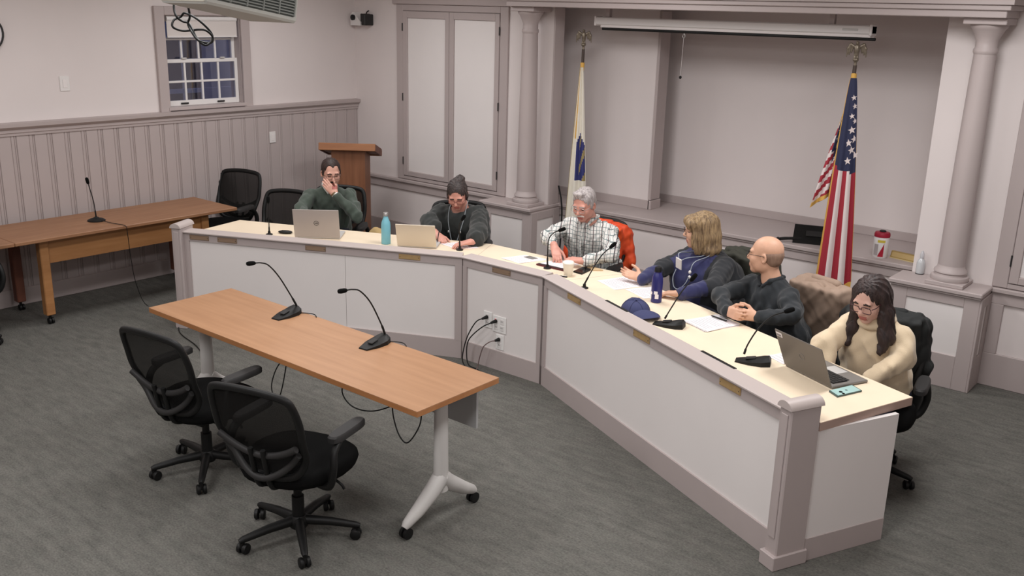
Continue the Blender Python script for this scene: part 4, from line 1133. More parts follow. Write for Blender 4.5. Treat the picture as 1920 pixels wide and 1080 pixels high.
SK = dict(a=(214, 164, 146), b=(206, 156, 138), c=(208, 150, 134), d=(212, 166, 140), e=(220, 176, 160))
def skin(k): return M('skin_'+k, SK[k], .5, var=.05, vscale=(30, 30, 30))
LIP_ = M('lip', (176, 104, 96), .45); EYE_ = M('eye_dark', (62, 44, 40), .4)

def person(P):
    """P: dict of pose and looks; all positions in world metres"""
    hc = V(*P['head']); F = frame(P['face'], P.get('pitch', 0), P.get('roll', 0)); sc = P.get('hs', 1.0)
    tf = nrm(V(*P['torso'], 0)); tr = V(tf[1], -tf[0], 0); up = V(0, 0, 1)
    N = hc-F[:, 2]*.13*sc-F[:, 1]*.035*sc-up*.035; N = N-tf*P.get('nb', .02)
    lean = P.get('lean', .12); bulk = P.get('bulk', 1.0)
    pel = V(N[0], N[1], 0)-tf*lean+V(0, 0, .56)
    base = (pel[0], pel[1], 0)
    root = thing('person', P['label'], 'person', base)
    sh = [N-up*.065+s_*tr*.165*P.get('shw', 1) for s_ in (1, -1)]      # right, left
    # ---------------- body
    S = SDF(); L = head(S, hc, F, sc, P.get('jaw', 1), P.get('nose', 1))
    S.cap(L(0, -.028, -.055), N+tf*.005, .052*sc, .060, k=.02)
    S.cap(N, N-up*.10-tf*.03, .058, .085, k=.03)
    S.cap(N-up*.16-tf*.03, pel, .115, .12, k=.05)
    for i in (0, 1):
        el, wr = V(*P['elbow'][i]), V(*P['wrist'][i])
        S.cap(N-up*.06-tf*.02, sh[i]-up*.01, .04, .034, k=.03)
        S.cap(sh[i]-up*.01, el, .032, .024, k=.02); S.cap(el, wr, .024, .0235, k=.012)
        hd = V(*P['hdir'][i]); hand(S, wr+nrm(hd)*.018, hd, V(*P['palm'][i]), 1 if i == 0 else -1, P.get('curl', (.5, .5))[i], P.get('spread', 1), .97*P.get('hand', 1))
    sk = skin(P['skin'])
    HR = P['hairmat']
    S.mesh('body', [sk, LIP_, P.get('brow', HR), EYE_], .0046, root, base, paint=facepaint(hc, F, sc))
    # ---------------- garment
    G = SDF(); b = bulk
    ch = N-up*.17-tf*.035
    ab = pel+(ch-pel)*.42+tf*.02
    RT = np.stack([tr, tf, up], 1)
    sp = nrm(ch-pel); RT2 = np.stack([tr, nrm(tf-sp*(tf @ sp)), sp], 1)
    G.ell(ch, (.185*b*P.get('shw', 1), .125*b, .19), RT2, .05)
    G.ell(ab, (.17*b, .13*b*P.get('belly', 1), .17), RT2, .06)
    G.ell(pel+up*.02, (.19*b, .15*b, .13), RT, .06)
    G.cap(N-up*.005-tf*.01, N-up*.06-tf*.02, .068, .085, k=.03)
    asz = P.get('arm', 1.0)
    for i in (0, 1):
        el, wr = V(*P['elbow'][i]), V(*P['wrist'][i])
        s_ = 1 if i == 0 else -1
        G.cap(N-up*.045-tf*.012+s_*tr*.03, sh[i]-up*.008, .050, .055*asz, k=.04)
        G.cap(sh[i], el, .058*asz, .050*asz*P.get('elb', 1), k=.018)
        fr = P.get('sleeve', (1.0, 1.0))[i]
        we = el+(wr-el)*fr
        G.cap(el, we, .050*asz*P.get('elb', 1), .036*asz*P.get('cuff', 1), k=.016)
    G.cap(L(0, -.03, -.05)*.0+N+up*.02, N+up*.10+tf*.02, .0, .0, k=0) if False else None
    if 'gextra' in P: P['gextra'](G, L, N, tf, tr, up, F)
    # cut the neck opening
    if P.get('neckcut', True):
        nd = nrm(L(0, -.02, -.06)-N)
        G.cap(N-nd*.004+tf*P.get('vneck', 0), N+nd*.10, P.get('neckr', .056), P.get('neckr', .056)+.012, k=.012, sub=True)
    G.mesh(P['gname'], P['gmats'], .0068, root, base, noise=P.get('fold', .006)*1.7, nscale=P.get('fscale', 26)*2.1, paint=P.get('gpaint') and P['gpaint'](N, tf, tr, up, P))
    # ---------------- trousers, shoes
    T = SDF(); kn = []
    for s_ in (1, -1):
        hip = pel+tr*s_*.09-up*.02; k_ = hip+tf*.40+tr*s_*.04; k_[2] = .52
        an = k_-up*.42+tf*P.get('shin', -.03); an[2] = .11
        T.cap(hip, k_, .092*b, .068, k=.03); T.cap(k_, an, .066, .048, k=.02); kn.append(an)
    T.ell(pel-up*.03, (.175*b, .145*b, .11), RT, .04)
    T.mesh('trousers', P.get('tmat') or M('trousers_dark', (44, 46, 58), .9), .012, root, base, noise=.005, nscale=25)
    for an in kn:
        Q = SDF(); Q.cap(V(an[0], an[1], .055)-tf*.05, V(an[0], an[1], .042)+tf*.15, .047, .038, k=.02); Q.cap(V(an[0], an[1], .06), an, .045, .045, k=.02)
        Q.mesh('shoe', M('shoe_black', (30, 29, 28), .5), .011, root, base, zclip=.003)
    # ---------------- hair
    if 'hair' in P:
        H = SDF(); kw = P['hair'](H, L, F, sc, hc) or {}
        H.mesh('hair', kw.pop('mats', HR), kw.pop('h', .0045), root, base, **kw)
    P['L'], P['F'], P['N'], P['root'], P['base'], P['tr'], P['tf'], P['pel'] = L, F, N, root, base, tr, tf, pel
    return root
def strands(F, c, amp=.003, freq=150, axis=0):
    def fn(P):
        q = (P-c) @ F
        a = np.arctan2(q[:, 0], -q[:, 1]+.03)
        return 1.5*amp*(np.sin(a*freq*.12+q[:, 2]*8)+.6*np.sin(a*freq*.23+1+q[:, 2]*14)+.5*np.sin(a*freq*.41+q[:, 0]*20))*.6
    return fn
def hairm(name, c1, c2):
    return M(name, c1, .55, rgb2=c2, vscale=(70, 70, 12), bump=.3, bscale=160)
def seat_chair(P, label, back=.06, side=0.0, turn=0.0):
    p = P['pel']; tf = P['tf']
    a = fa(tf[0], tf[1])+turn
    return chair(label, p[0]+tf[0]*back+P['tr'][0]*side, p[1]+tf[1]*back+P['tr'][1]*side, a)
# ================================================================== THE SIX PEOPLE
# 1: man in green sweater, hand at chin
H1 = hairm('hair_darkbrown', (58, 42, 38), (40, 29, 27))
def hair1(H, L, F, sc, c):
    e = lambda p, r, k=.012, sub=False, R=None: H.ell(L(*p), V(*r)*sc, F if R is None else F @ R, k, sub)
    e((0, -.018, .042), (.082, .100, .086)); e((0, -.055, -.01), (.074, .055, .06), .02)
    e((0, .085, .020), (.066, .062, .055), .01, True); e((.032, .085, .045), (.030, .05, .056), .008, True); e((-.032, .085, .045), (.030, .05, .056), .008, True); e((0, .06, -.06), (.10, .085, .075), .01, True)
    for sx in (-1, 1): e((sx*.072, .012, .012), (.010, .018, .032), .012)
    return dict(nfn=strands(F, c, .002))
p1 = dict(label='seated man in a dark green sweater resting his chin on his hand', head=(1.70, -1.83, 1.13), face=(.88, -.47), pitch=.26, torso=(.80, -.60), skin='a', hairmat=H1,
  lean=.14, elbow=[(1.585, -2.085, .82), (1.985, -1.79, .775)], wrist=[(1.84, -2.19, .775), (1.835, -1.885, .945)],
  hdir=[(.7, -.35, -.05), (-.40, -.34, .62)], palm=[(0, 0, -1), (-.75, .45, .15)], curl=(.5, .22), gname='sweater', gmats=M('sweater_green', (70, 80, 72), .95, bump=.4, bscale=500, sheen=.2), hair=hair1, arm=1.08, fold=.009, fscale=22, vneck=.01)
person(p1)
L = p1['L']; rt = p1['root']; bs = p1['base']
glasses(rt, bs, L, p1['F'], 1, DARK)
H = SDF(); H.cap(L(-.024, .090, -.052), L(0, .097, -.046), .007, .0085, k=.006); H.cap(L(.024, .090, -.052), L(0, .097, -.046), .007, .0085, k=.006)
H.mesh('moustache', H1, .003, rt, bs)
SHIRTW = M('shirt_white', (232, 228, 224), .8)
cl = MB()
for s_ in (-1, 1):
    a = [p1['N']+p1['tr']*s_*.058+V(0, 0, .03)-p1['tf']*.02, p1['N']+p1['tr']*s_*.050+p1['tf']*.045+V(0, 0, .018), p1['N']+p1['tr']*s_*.012+p1['tf']*.085-V(0, 0, .03)]
    cl.tube(bez(a, 6), .012, 8, flat=2.0)
cl.build('shirt_collar', SHIRTW, rt, bs, smooth=60)
def cuffring(P, i, r, ln, mat, nm, at=1.0):
    el, wr = V(*P['elbow'][i]), V(*P['wrist'][i]); d = nrm(wr-el)
    MB().tube([wr-d*ln*.5+d*(at-1), wr+d*ln*.5+d*(at-1)], r, 16).build(nm, mat, P['root'], P['base'], smooth=50)
cuffring(p1, 1, .034, .03, SHIRTW, 'shirt_cuff', 1.012)
wd = nrm(V(*p1['wrist'][1])-V(*p1['elbow'][1])); wq = V(*p1['wrist'][1])+wd*.034
MB().tube([wq-wd*.008, wq+wd*.008], .031, 16).build('wristwatch', M('watch_brown', (112, 92, 64), .5), rt, bs, smooth=50)
seat_chair(p1, 'task chair with the man in the green sweater on it', .05, -.03, -.28)

# 2: woman with hair up, black poncho top, writing
H2 = hairm('hair_black_brown', (72, 62, 60), (42, 36, 36))
def hair2(H, L, F, sc, c):
    e = lambda p, r, k=.012, sub=False, R=None: H.ell(L(*p), V(*r)*sc, F if R is None else F @ R, k, sub)
    e((0, -.016, .038), (.081, .101, .088)); e((0, -.06, -.02), (.070, .05, .05), .02)
    e((-.020, -.074, .098), (.040, .036, .032), .008)
    for sx in (-1, 1): e((sx*.068, -.005, -.025), (.020, .040, .045), .02)
    e((0, .088, .012), (.048, .056, .072), .008, True); e((0, .085, -.01), (.066, .055, .045), .01, True); e((0, .06, -.07), (.10, .09, .07), .01, True)
    for sx in (-1, 1): e((sx*.074, .018, -.005), (.009, .014, .045), .012)
    return dict(nfn=strands(F, c, .0022))
def poncho(G, L, N, tf, tr, up, F):
    for s_ in (1, -1):
        G.ell(N+tr*s_*.17-up*.20+tf*.02, V(.10, .09, .17), np.stack([tr, tf, up], 1), .05)
p2 = dict(label='seated woman in a black poncho top with hair up writing on paper', head=(3.0, -1.60, 1.095), face=(.56, -.83), pitch=.62, torso=(.419, -.908), skin='c', hairmat=H2, nb=.03,
  lean=.20, bulk=1.14, elbow=[(2.80, -1.72, .845), (3.285, -1.66, .815)], wrist=[(2.98, -1.825, .79), (3.345, -1.79, .785)], sleeve=(.45, .62), elb=1.25, cuff=1.75,
  hdir=[(.85, -.35, -.15), (-.25, -.75, -.05)], palm=[(-.1, .1, -1), (0, 0, -1)], curl=(.95, .35), gname='poncho_top', gmats=M('poncho_black', (44, 47, 46), .9, sheen=.2), hair=hair2, arm=1.18, fold=.006, neckr=.082, vneck=.02, gextra=poncho)
person(p2)
L = p2['L']; rt = p2['root']; bs = p2['base']
glasses(rt, bs, L, p2['F'], 1, M('frame_red', (96, 46, 46), .4))
def lanyard(P, drop, mat, w_=.0035, badge=None, sp=.07):
    N, tf, tr = P['N'], P['tf'], P['tr']; up = V(0, 0, 1); g = MB()
    fwd = P.get('chest', .13)
    low = N+tf*(fwd+.03)-up*drop
    for s_ in (-1, 1):
        g.tube(bez([N+tr*s_*.06-tf*.03+up*.035, N+tr*s_*sp+tf*.055-up*.005, N+tr*s_*sp*.95+tf*fwd*.85-up*.10, N+tr*s_*.04+tf*(fwd+.01)-up*drop*.65, low+tr*s_*.006], 6), w_, 6, flat=.5)
    g.build('lanyard', mat, P['root'], P['base'], smooth=60)
    return low
GL = M('lanyard_grey', (132, 138, 142), .6)
p2['chest'] = .135
lw = lanyard(p2, .33, GL)
for s_ in (-1, 1):
    MB().ell(p2['N']+p2['tr']*s_*.052+p2['tf']*.152-V(0, 0, .20), (.007, .007, .012)).build('lanyard_clasp', METAL, rt, bs, smooth=60)
pen('black pen held by the woman in the black poncho', (3.09, -1.93, .757), (3.055, -1.86, .875), .0038)
seat_chair(p2, 'task chair hidden behind the woman in the black poncho', .10, .06, .25)

# 3: older man in checked shirt
H3 = hairm('hair_grey', (188, 180, 178), (142, 134, 134))
def hair3(H, L, F, sc, c):
    e = lambda p, r, k=.012, sub=False, R=None: H.ell(L(*p), V(*r)*sc, F if R is None else F @ R, k, sub)
    e((0, -.018, .044), (.083, .102, .086)); e((0, -.06, -.015), (.074, .05, .055), .02)
    e((.005, .085, .018), (.064, .062, .064), .01, True); e((0, .07, -.06), (.10, .085, .078), .01, True)
    e((.012, .045, .112), (.045, .03, .022), .02)
    for sx in (-1, 1): e((sx*.073, .014, .012), (.010, .018, .036), .012)
    return dict(nfn=strands(F, c, .003))
def checked():
    m = bpy.data.materials.new('shirt_checked'); m.use_nodes = True; nt = m.node_tree; b_ = nt.nodes['Principled BSDF']
    b_.inputs['Roughness'].default_value = .85; b_.inputs['Specular IOR Level'].default_value = .2
    tc = nt.nodes.new('ShaderNodeTexCoord'); ns = nt.nodes.new('ShaderNodeTexNoise'); ns.inputs['Scale'].default_value = 9
    mixv = nt.nodes.new('ShaderNodeVectorMath'); mixv.operation = 'MULTIPLY_ADD'; mixv.inputs[1].default_value = (.03, .03, .03)
    nt.links.new(tc.outputs['Object'], ns.inputs['Vector']); nt.links.new(ns.outputs['Color'], mixv.inputs[0]); nt.links.new(tc.outputs['Object'], mixv.inputs[2])
    sp = nt.nodes.new('ShaderNodeSeparateXYZ'); nt.links.new(mixv.outputs[0], sp.inputs[0])
    def math_(op, a, v=None, b=None):
        n = nt.nodes.new('ShaderNodeMath'); n.operation = op; nt.links.new(a, n.inputs[0])
        if v is not None: n.inputs[1].default_value = v
        if b is not None: nt.links.new(b, n.inputs[1])
        return n.outputs[0]
    xy = math_('ADD', sp.outputs[0], None, math_('MULTIPLY', sp.outputs[1], .55))
    lx = math_('LESS_THAN', math_('FRACT', math_('MULTIPLY', xy, 36)), .16)
    lz = math_('LESS_THAN', math_('FRACT', math_('MULTIPLY', sp.outputs[2], 36)), .16)
    lx2 = math_('LESS_THAN', math_('FRACT', math_('MULTIPLY', xy, 13.33)), .09)
    mx = nt.nodes.new('ShaderNodeMixRGB'); mx.inputs[1].default_value = (*lin((214, 212, 208)), 1); mx.inputs[2].default_value = (*lin((120, 132, 132)), 1)
    nt.links.new(math_('MAXIMUM', lx, None, lz), mx.inputs[0])
    mx2 = nt.nodes.new('ShaderNodeMixRGB'); mx2.inputs[2].default_value = (*lin((86, 70, 74)), 1)
    nt.links.new(mx.outputs[0], mx2.inputs[1]); nt.links.new(lx2, mx2.inputs[0]); nt.links.new(mx2.outputs[0], b_.inputs['Base Color'])
    return m
CHK = checked()
p3 = dict(label='seated grey haired man with a moustache in a checked shirt', head=(4.07, -1.32, 1.125), face=(.12, -.99), pitch=.36, torso=(.10, -1.0), skin='c', hairmat=H3, jaw=1.06, nose=1.04,
  lean=.16, bulk=1.16, elbow=[(3.83, -1.46, .85), (4.46, -1.49, .83)], wrist=[(4.03, -1.635, .845), (4.36, -1.70, .795)], sleeve=(.80, .93),
  hdir=[(.55, -.45, -.42), (-.95, -.25, .02)], palm=[(.2, -.1, -1), (-.1, .2, -1)], curl=(.45, .55), gname='checked_shirt', gmats=CHK, hair=hair3, arm=1.14, fold=.008, fscale=24, belly=1.15, shw=1.08)
person(p3)
L = p3['L']; rt = p3['root']; bs = p3['base']
glasses(rt, bs, L, p3['F'], 1, METAL)
H = SDF(); H.cap(L(-.030, .086, -.058), L(0, .098, -.047), .0075, .0095, k=.006); H.cap(L(.030, .086, -.058), L(0, .098, -.047), .0075, .0095, k=.006)
H.mesh('moustache', hairm('moustache_white', (214, 200, 192), (190, 176, 168)), .003, rt, bs)
cl = SDF()
for s_ in (-1, 1):
    cl.cap(p3['N']+p3['tr']*s_*.066+V(0, 0, .035)-p3['tf']*.02, p3['N']+p3['tr']*s_*.052+p3['tf']*.055+V(0, 0, .022), .013, .013, k=.01)
    cl.cap(p3['N']+p3['tr']*s_*.052+p3['tf']*.055+V(0, 0, .022), p3['N']+p3['tr']*s_*.026+p3['tf']*.105-V(0, 0, .03), .013, .010, k=.01)
cl.cap(p3['N']+p3['tr']*.05-p3['tf']*.05+V(0, 0, .035), p3['N']-p3['tr']*.05-p3['tf']*.05+V(0, 0, .035), .013, .013, k=.01)
cl.mesh('collar', CHK, .005, rt, bs)
plk = MB()
Np, tfp = p3['N'], p3['tf']
plk.tube(bez([Np+tfp*.098-V(0, 0, .035), Np+tfp*.128-V(0, 0, .10), Np+tfp*.135-V(0, 0, .20), Np+tfp*.12-V(0, 0, .32)], 6), .010, 8, flat=.4)
plk.build('button_placket', CHK, rt, bs, smooth=60)
c3 = seat_chair(p3, 'task chair carrying the orange jacket', .10, .06, .10)

# 4: woman with blond bob in navy fleece, looking aside
H4 = hairm('hair_blond', (168, 142, 106), (104, 84, 64))
def hair4(H, L, F, sc, c):
    e = lambda p, r, k=.014, sub=False, R=None: H.ell(L(*p), V(*r)*sc, F if R is None else F @ R, k, sub)
    e((0, -.024, .040), (.092, .110, .094)); e((0, -.052, -.045), (.098, .092, .095), .03); e((0, -.060, -.130), (.102, .082, .060), .03)
    for sx in (-1, 1): e((sx*.074, .028, -.055), (.030, .045, .105), .025)
    e((0, .112, -.015), (.050, .075, .078), .012, True); e((0, .085, -.11), (.052, .09, .07), .012, True)
    for sx in (-1, 1): e((sx*.05, .060, .062), (.05, .045, .042), .03)
    return dict(nfn=strands(F, c, .0042), h=.005)
NAVY = M('fleece_navy', (46, 48, 88), .95, bump=.3, bscale=400, sheen=.25); BLK4 = M('jacket_black', (36, 38, 42), .9, sheen=.15)
def paint4(N, tf, tr, up, P):
    el = [V(*P['elbow'][i]) for i in (0, 1)]; wr = [V(*P['wrist'][i]) for i in (0, 1)]
    def fn(Q):
        d = Q-N; x = d @ tr; y = d @ tf; z = d[:, 2]
        m = np.ones(len(Q), int)
        front = (y > .015) & (x > -.115-.10*np.minimum(0, z+.1)) & (x < .16)
        m[front] = 0
        for i in (0, 1):
            ax_ = wr[i]-el[i]; t = ((Q-el[i]) @ ax_)/(ax_ @ ax_); dist = np.linalg.norm(Q-el[i]-np.clip(t, 0, 1.2)[:, None]*ax_, axis=1)
            m[(t > (.35 if i == 0 else .30)) & (dist < .085)] = 0
            m[(t > -.4) & (t <= (.35 if i == 0 else .30)) & (dist < .085)] = 1
        return m
    return fn
def belly4(G, L, N, tf, tr, up, F):
    G.ell(N+tf*.07+tr*.09-up*.22, V(.16, .12, .20), np.stack([tr, tf, up], 1), .05)
p4 = dict(gextra=belly4, label='seated woman with a blond bob in a navy fleece with a white badge', head=(5.14, -1.44, 1.115), face=(-.80, -.60), pitch=.10, torso=(-.30, -.95), skin='d', hairmat=H4,
  lean=.13, bulk=1.46, shw=1.10, elbow=[(4.945, -1.58, .835), (5.42, -1.71, .82)], wrist=[(4.90, -1.80, .815), (5.29, -1.895, .785)],
  hdir=[(-.62, .05, .02), (-.90, -.20, -.10)], palm=[(-.15, -.55, .8), (0, 0, -1)], curl=(.30, .45), gname='fleece', gmats=[NAVY, BLK4], gpaint=paint4, hair=hair4, arm=1.22, belly=1.15, fold=.007, fscale=20)
p4['wrist'][0] = (4.905, -1.775, .79)
person(p4)
L = p4['L']; rt = p4['root']; bs = p4['base']
glasses(rt, bs, L, p4['F'], 1, M('frame_brown', (70, 50, 40), .4))
p4['chest'] = .185
LPM = M('lanyard_pale', (150, 158, 168), .6)
_N = p4['N']; _tr = p4['tr']; _tf = p4['tf']
g4 = MB()
g4.tube(bez([_N+_tr*.06-_tf*.02+V(0, 0, .04), _N+_tr*.07+_tf*.07, V(5.105, -1.64, .985), V(5.117, -1.672, .955)], 6), .0035, 6)
g4.tube(bez([_N-_tr*.06-_tf*.02+V(0, 0, .04), _N-_tr*.08+_tf*.07, V(5.225, -1.645, .94), V(5.215, -1.685, .87)], 6), .003, 6)
g4.tube(bez([_N-_tr*.045-_tf*.02+V(0, 0, .04), _N-_tr*.05+_tf*.08, V(5.17, -1.645, .96), V(5.13, -1.675, .935)], 6), .003, 6)
g4.tube(bez([V(5.105, -1.672, .875), V(5.10, -1.70, .82), V(5.13, -1.73, .765), V(5.17, -1.73, .76), V(5.205, -1.715, .80), V(5.215, -1.69, .845)], 6), .0028, 6)
g4.build('lanyard', LPM, rt, bs, smooth=60)
N4, tf4, tr4 = p4['N'], p4['tf'], p4['tr']
RB = np.stack([tr4, tf4, V(0, 0, 1)], 1)
MB().box(-.028, .028, -.004, .004, -.042, .042, bev=.003, R=RB @ rotx(-.25) @ roty(-.2), c=V(5.117, -1.665, .915)).build('badge', WHITEP, rt, bs)
for dz in (.20, .235): MB().ell(V(5.215, -1.68, 1.075-dz), (.010, .010, .013)).build('lanyard_clip', WHITEP, rt, bs, smooth=60)
c4 = seat_chair(p4, 'task chair carrying the dark olive jacket', .02, -.05, .05)

# 5: bald man in black pullover, hands clasped
H5 = hairm('hair_stubble', (150, 122, 104), (132, 106, 92))
def hair5(H, L, F, sc, c):
    e = lambda p, r, k=.008, sub=False, R=None: H.ell(L(*p), V(*r)*sc, F if R is None else F @ R, k, sub)
    e((0, -.020, .008), (.0785, .0955, .058)); e((0, -.050, -.03), (.066, .054, .045), .02)
    e((0, .075, .0), (.12, .085, .12), .012, True)
    e((0, 0, .085), (.14, .16, .040), .02, True)
    return dict()
p5 = dict(label='seated bald man in a black pullover with clasped hands', head=(5.77, -1.74, 1.108), face=(-.97, -.20), pitch=.02, torso=(-.42, -.91), skin='d', hairmat=H5, jaw=1.04,
  lean=.12, bulk=1.14, elbow=[(5.56, -1.89, .83), (6.06, -1.93, .82)], wrist=[(5.70, -2.075, .80), (5.905, -2.055, .80)],
  hdir=[(.75, -.45, .08), (-.80, -.40, .10)], palm=[(.30, .85, -.2), (-.30, .85, -.2)], curl=(.85, .85), hand=.98, gname='pullover', gmats=M('pullover_black', (38, 42, 46), .9, bump=.2, bscale=300, sheen=.15), hair=hair5, arm=1.15, fold=.008, fscale=22)
person(p5)
L = p5['L']; rt = p5['root']; bs = p5['base']
glasses(rt, bs, L, p5['F'], 1, DARK)
cl = SDF()
for s_ in (-1, 1):
    cl.cap(p5['N']+p5['tr']*s_*.066+V(0, 0, .03)-p5['tf']*.02, p5['N']+p5['tr']*s_*.05+p5['tf']*.055+V(0, 0, .015), .015, .015, k=.01)
    cl.cap(p5['N']+p5['tr']*s_*.05+p5['tf']*.055+V(0, 0, .015), p5['N']+p5['tr']*s_*.014+p5['tf']*.085-V(0, 0, .025), .014, .010, k=.01)
cl.cap(p5['N']+p5['tr']*.05-p5['tf']*.05+V(0, 0, .03), p5['N']-p5['tr']*.05-p5['tf']*.05+V(0, 0, .03), .015, .015, k=.01)
cl.mesh('collar', M('pullover_black', (38, 42, 46), .9), .005, rt, bs)
c5 = seat_chair(p5, 'task chair carrying the tan jacket', .05, -.10, .12)

# 6: woman with long dark hair in cream turtleneck sweater
H6 = hairm('hair_long_brown', (62, 47, 45), (38, 29, 29))
def hair6(H, L, F, sc, c):
    e = lambda p, r, k=.014, sub=False, R=None: H.ell(L(*p), V(*r)*sc, F if R is None else F @ R, k, sub)
    e((0, -.020, .038), (.087, .106, .090)); e((0, -.058, -.04), (.084, .066, .095), .03)
    nk = L(0, -.03, -.12)
    f0 = nrm(V(F[0, 1], F[1, 1], 0)); r0 = F[:, 0]
    for s_ in (-1, 1):
        H.cap(L(s_*.070, -.005, .03), L(s_*.082, .000, -.07), .030, .034, k=.03)
        vv = .010 if s_ < 0 else 0
        H.cap(L(s_*.082, .000, -.07), nk+r0*s_*(.094+vv)+f0*.045-V(0, 0, .10), .034+vv, .034+vv, k=.03)
        H.cap(nk+r0*s_*(.094+vv)+f0*.045-V(0, 0, .10), nk+r0*s_*.100+f0*.080-V(0, 0, .18), .034+vv, .020, k=.025)
    H.cap(L(0, -.07, -.03), nk-f0*.045-V(0, 0, .10), .07, .055, k=.04)
    e((-.004, .100, .012), (.056, .060, .082), .010, True); e((0, .085, -.10), (.056, .08, .06), .012, True)
    return dict(nfn=strands(F, c, .0035), h=.005)
CRM = M('sweater_cream', (216, 196, 166), .95, bump=.5, bscale=260, sheen=.3)
def turtle(G, L, N, tf, tr, up, F):
    pass
p6 = dict(label='seated woman with long dark hair and glasses in a cream sweater', head=(6.60, -2.21, 1.10), face=(-.16, -.99), pitch=.42, torso=(-.10, -.995), skin='e', hairmat=H6, hs=1.0,
  lean=.10, bulk=1.12, elbow=[(6.40, -2.27, .80), (6.80, -2.17, .80)], wrist=[(6.46, -2.335, .70), (6.70, -2.35, .70)],
  hdir=[(.55, -.25, -.35), (-.55, -.2, -.35)], palm=[(.2, .5, -.8), (-.2, .5, -.8)], curl=(.5, .5), gname='turtleneck_sweater', gmats=CRM, hair=hair6, arm=1.14, elb=1.15, shw=.92, fold=.009, fscale=18, neckcut=False, tmat=M('jeans_navy', (48, 52, 78), .9))
person(p6)
L = p6['L']; rt = p6['root']; bs = p6['base']
glasses(rt, bs, L, p6['F'], 1, M('frame_plum', (70, 38, 44), .35), .028, .021, -.002, .0022)
cw = SDF(); cN, ctr_, ctf = p6['N'], p6['tr'], p6['tf']
for k in range(18):
    a = 2*math.pi*k/18; a2 = 2*math.pi*(k+1)/18
    for zz, rr, th in ((.012, .080, .026), (.045, .074, .022)):
        q0 = cN+ctr_*rr*math.cos(a)+ctf*(.012+rr*.95*math.sin(a))+V(0, 0, zz-.025*max(0, math.sin(a)))
        q1 = cN+ctr_*rr*math.cos(a2)+ctf*(.012+rr*.95*math.sin(a2))+V(0, 0, zz-.025*max(0, math.sin(a2)))
        cw.cap(q0, q1, th, th, k=.012)
cw.mesh('turtleneck', CRM, .006, rt, bs, noise=.004, nscale=30)
c6 = seat_chair(p6, 'task chair with a black jacket at the right end of the dais', .04, .01, .28)

# ================================================================== JACKETS ON CHAIR BACKS
def jacket(label, ch, mats, w_, top, bot, thick=.05, dx=0, sleeve=True, noise=.016, nscale=42, flare=1.0, front=.36):
    M_ = ch.matrix_basis; o3 = np.array(M_.translation); R = np.array(M_.to_3x3())
    W = lambda x, y, z: o3+R @ V(x, y, z)
    t = thing('jacket', label, 'jacket', tuple(o3))
    S = SDF(); h0 = top-bot
    S.cap(W(dx-w_*.75, -.30, top-.05), W(dx+w_*.75, -.30, top-.05), .055, .055, k=.05)
    S.box(W(dx, -.325, (top+bot)/2-.02), (w_*flare, .022, h0/2-.04), R, thick*.5, .05)
    S.box(W(dx, -.275, top-.11), (w_*.95, .015, .09), R, .02, .04)
    if front:
        S.box(W(dx, -.225, top-.02-front/2), (w_*.93, .014, front/2), R @ rotx(-.20), thick*.35, .04)
    if sleeve:
        for s_ in (-1, 1):
            S.cap(W(dx+s_*w_*.95, -.31, top-.09), W(dx+s_*w_*1.12, -.30, top-.30), .05, .048, k=.04)
            S.cap(W(dx+s_*w_*1.12, -.30, top-.30), W(dx+s_*w_*1.05, -.32, bot+.02), .048, .036, k=.04)
    S.mesh('shell', mats, .008, t, tuple(o3), noise=noise, nscale=nscale)
    S2 = SDF(); S2.cap(W(dx-.09, -.295, top+.0), W(dx+.09, -.295, top+.0), .028, .028, k=.02); S2.mesh('collar', mats, .008, t, tuple(o3), noise=.006, nscale=25)
    return t
jacket('bright orange jacket hung over the chair of the man in the checked shirt', c3, M('jacket_orange', (226, 84, 38), .6, rgb2=(206, 66, 30), vscale=(8, 8, 8)), .235, .90, .42, dx=0)
jacket('dark olive jacket hung over the chair of the woman in navy', c4, M('jacket_olive', (58, 58, 50), .8), .20, .92, .35)
jacket('tan jacket hung over the chair of the bald man', c5, M('jacket_tan', (158, 136, 120), .85, rgb2=(146, 124, 108), vscale=(9, 9, 9)), .195, .925, .30, dx=-.03)
jacket('black jacket hung over the chair of the woman in the cream sweater', c6, M('jacket_black2', (34, 36, 36), .85), .205, .92, .30)
bg = SDF(); b0 = V(2.27, -1.83, 0)
bg.ell(b0+V(0, 0, .36), (.13, .085, .37), rotz(.5), .03).ell(b0+V(.05, .03, .60), (.085, .07, .11), rotz(.2), .03)
tb = thing('tan_bag', 'tan cloth bag peeping over the worktop behind the light blue bottle', 'bag', (2.27, -1.83, .0))
bg.mesh('cloth', M('bag_tan', (176, 150, 104), .9), .010, tb, (2.27, -1.83, 0), noise=.012, nscale=28, zclip=.001)

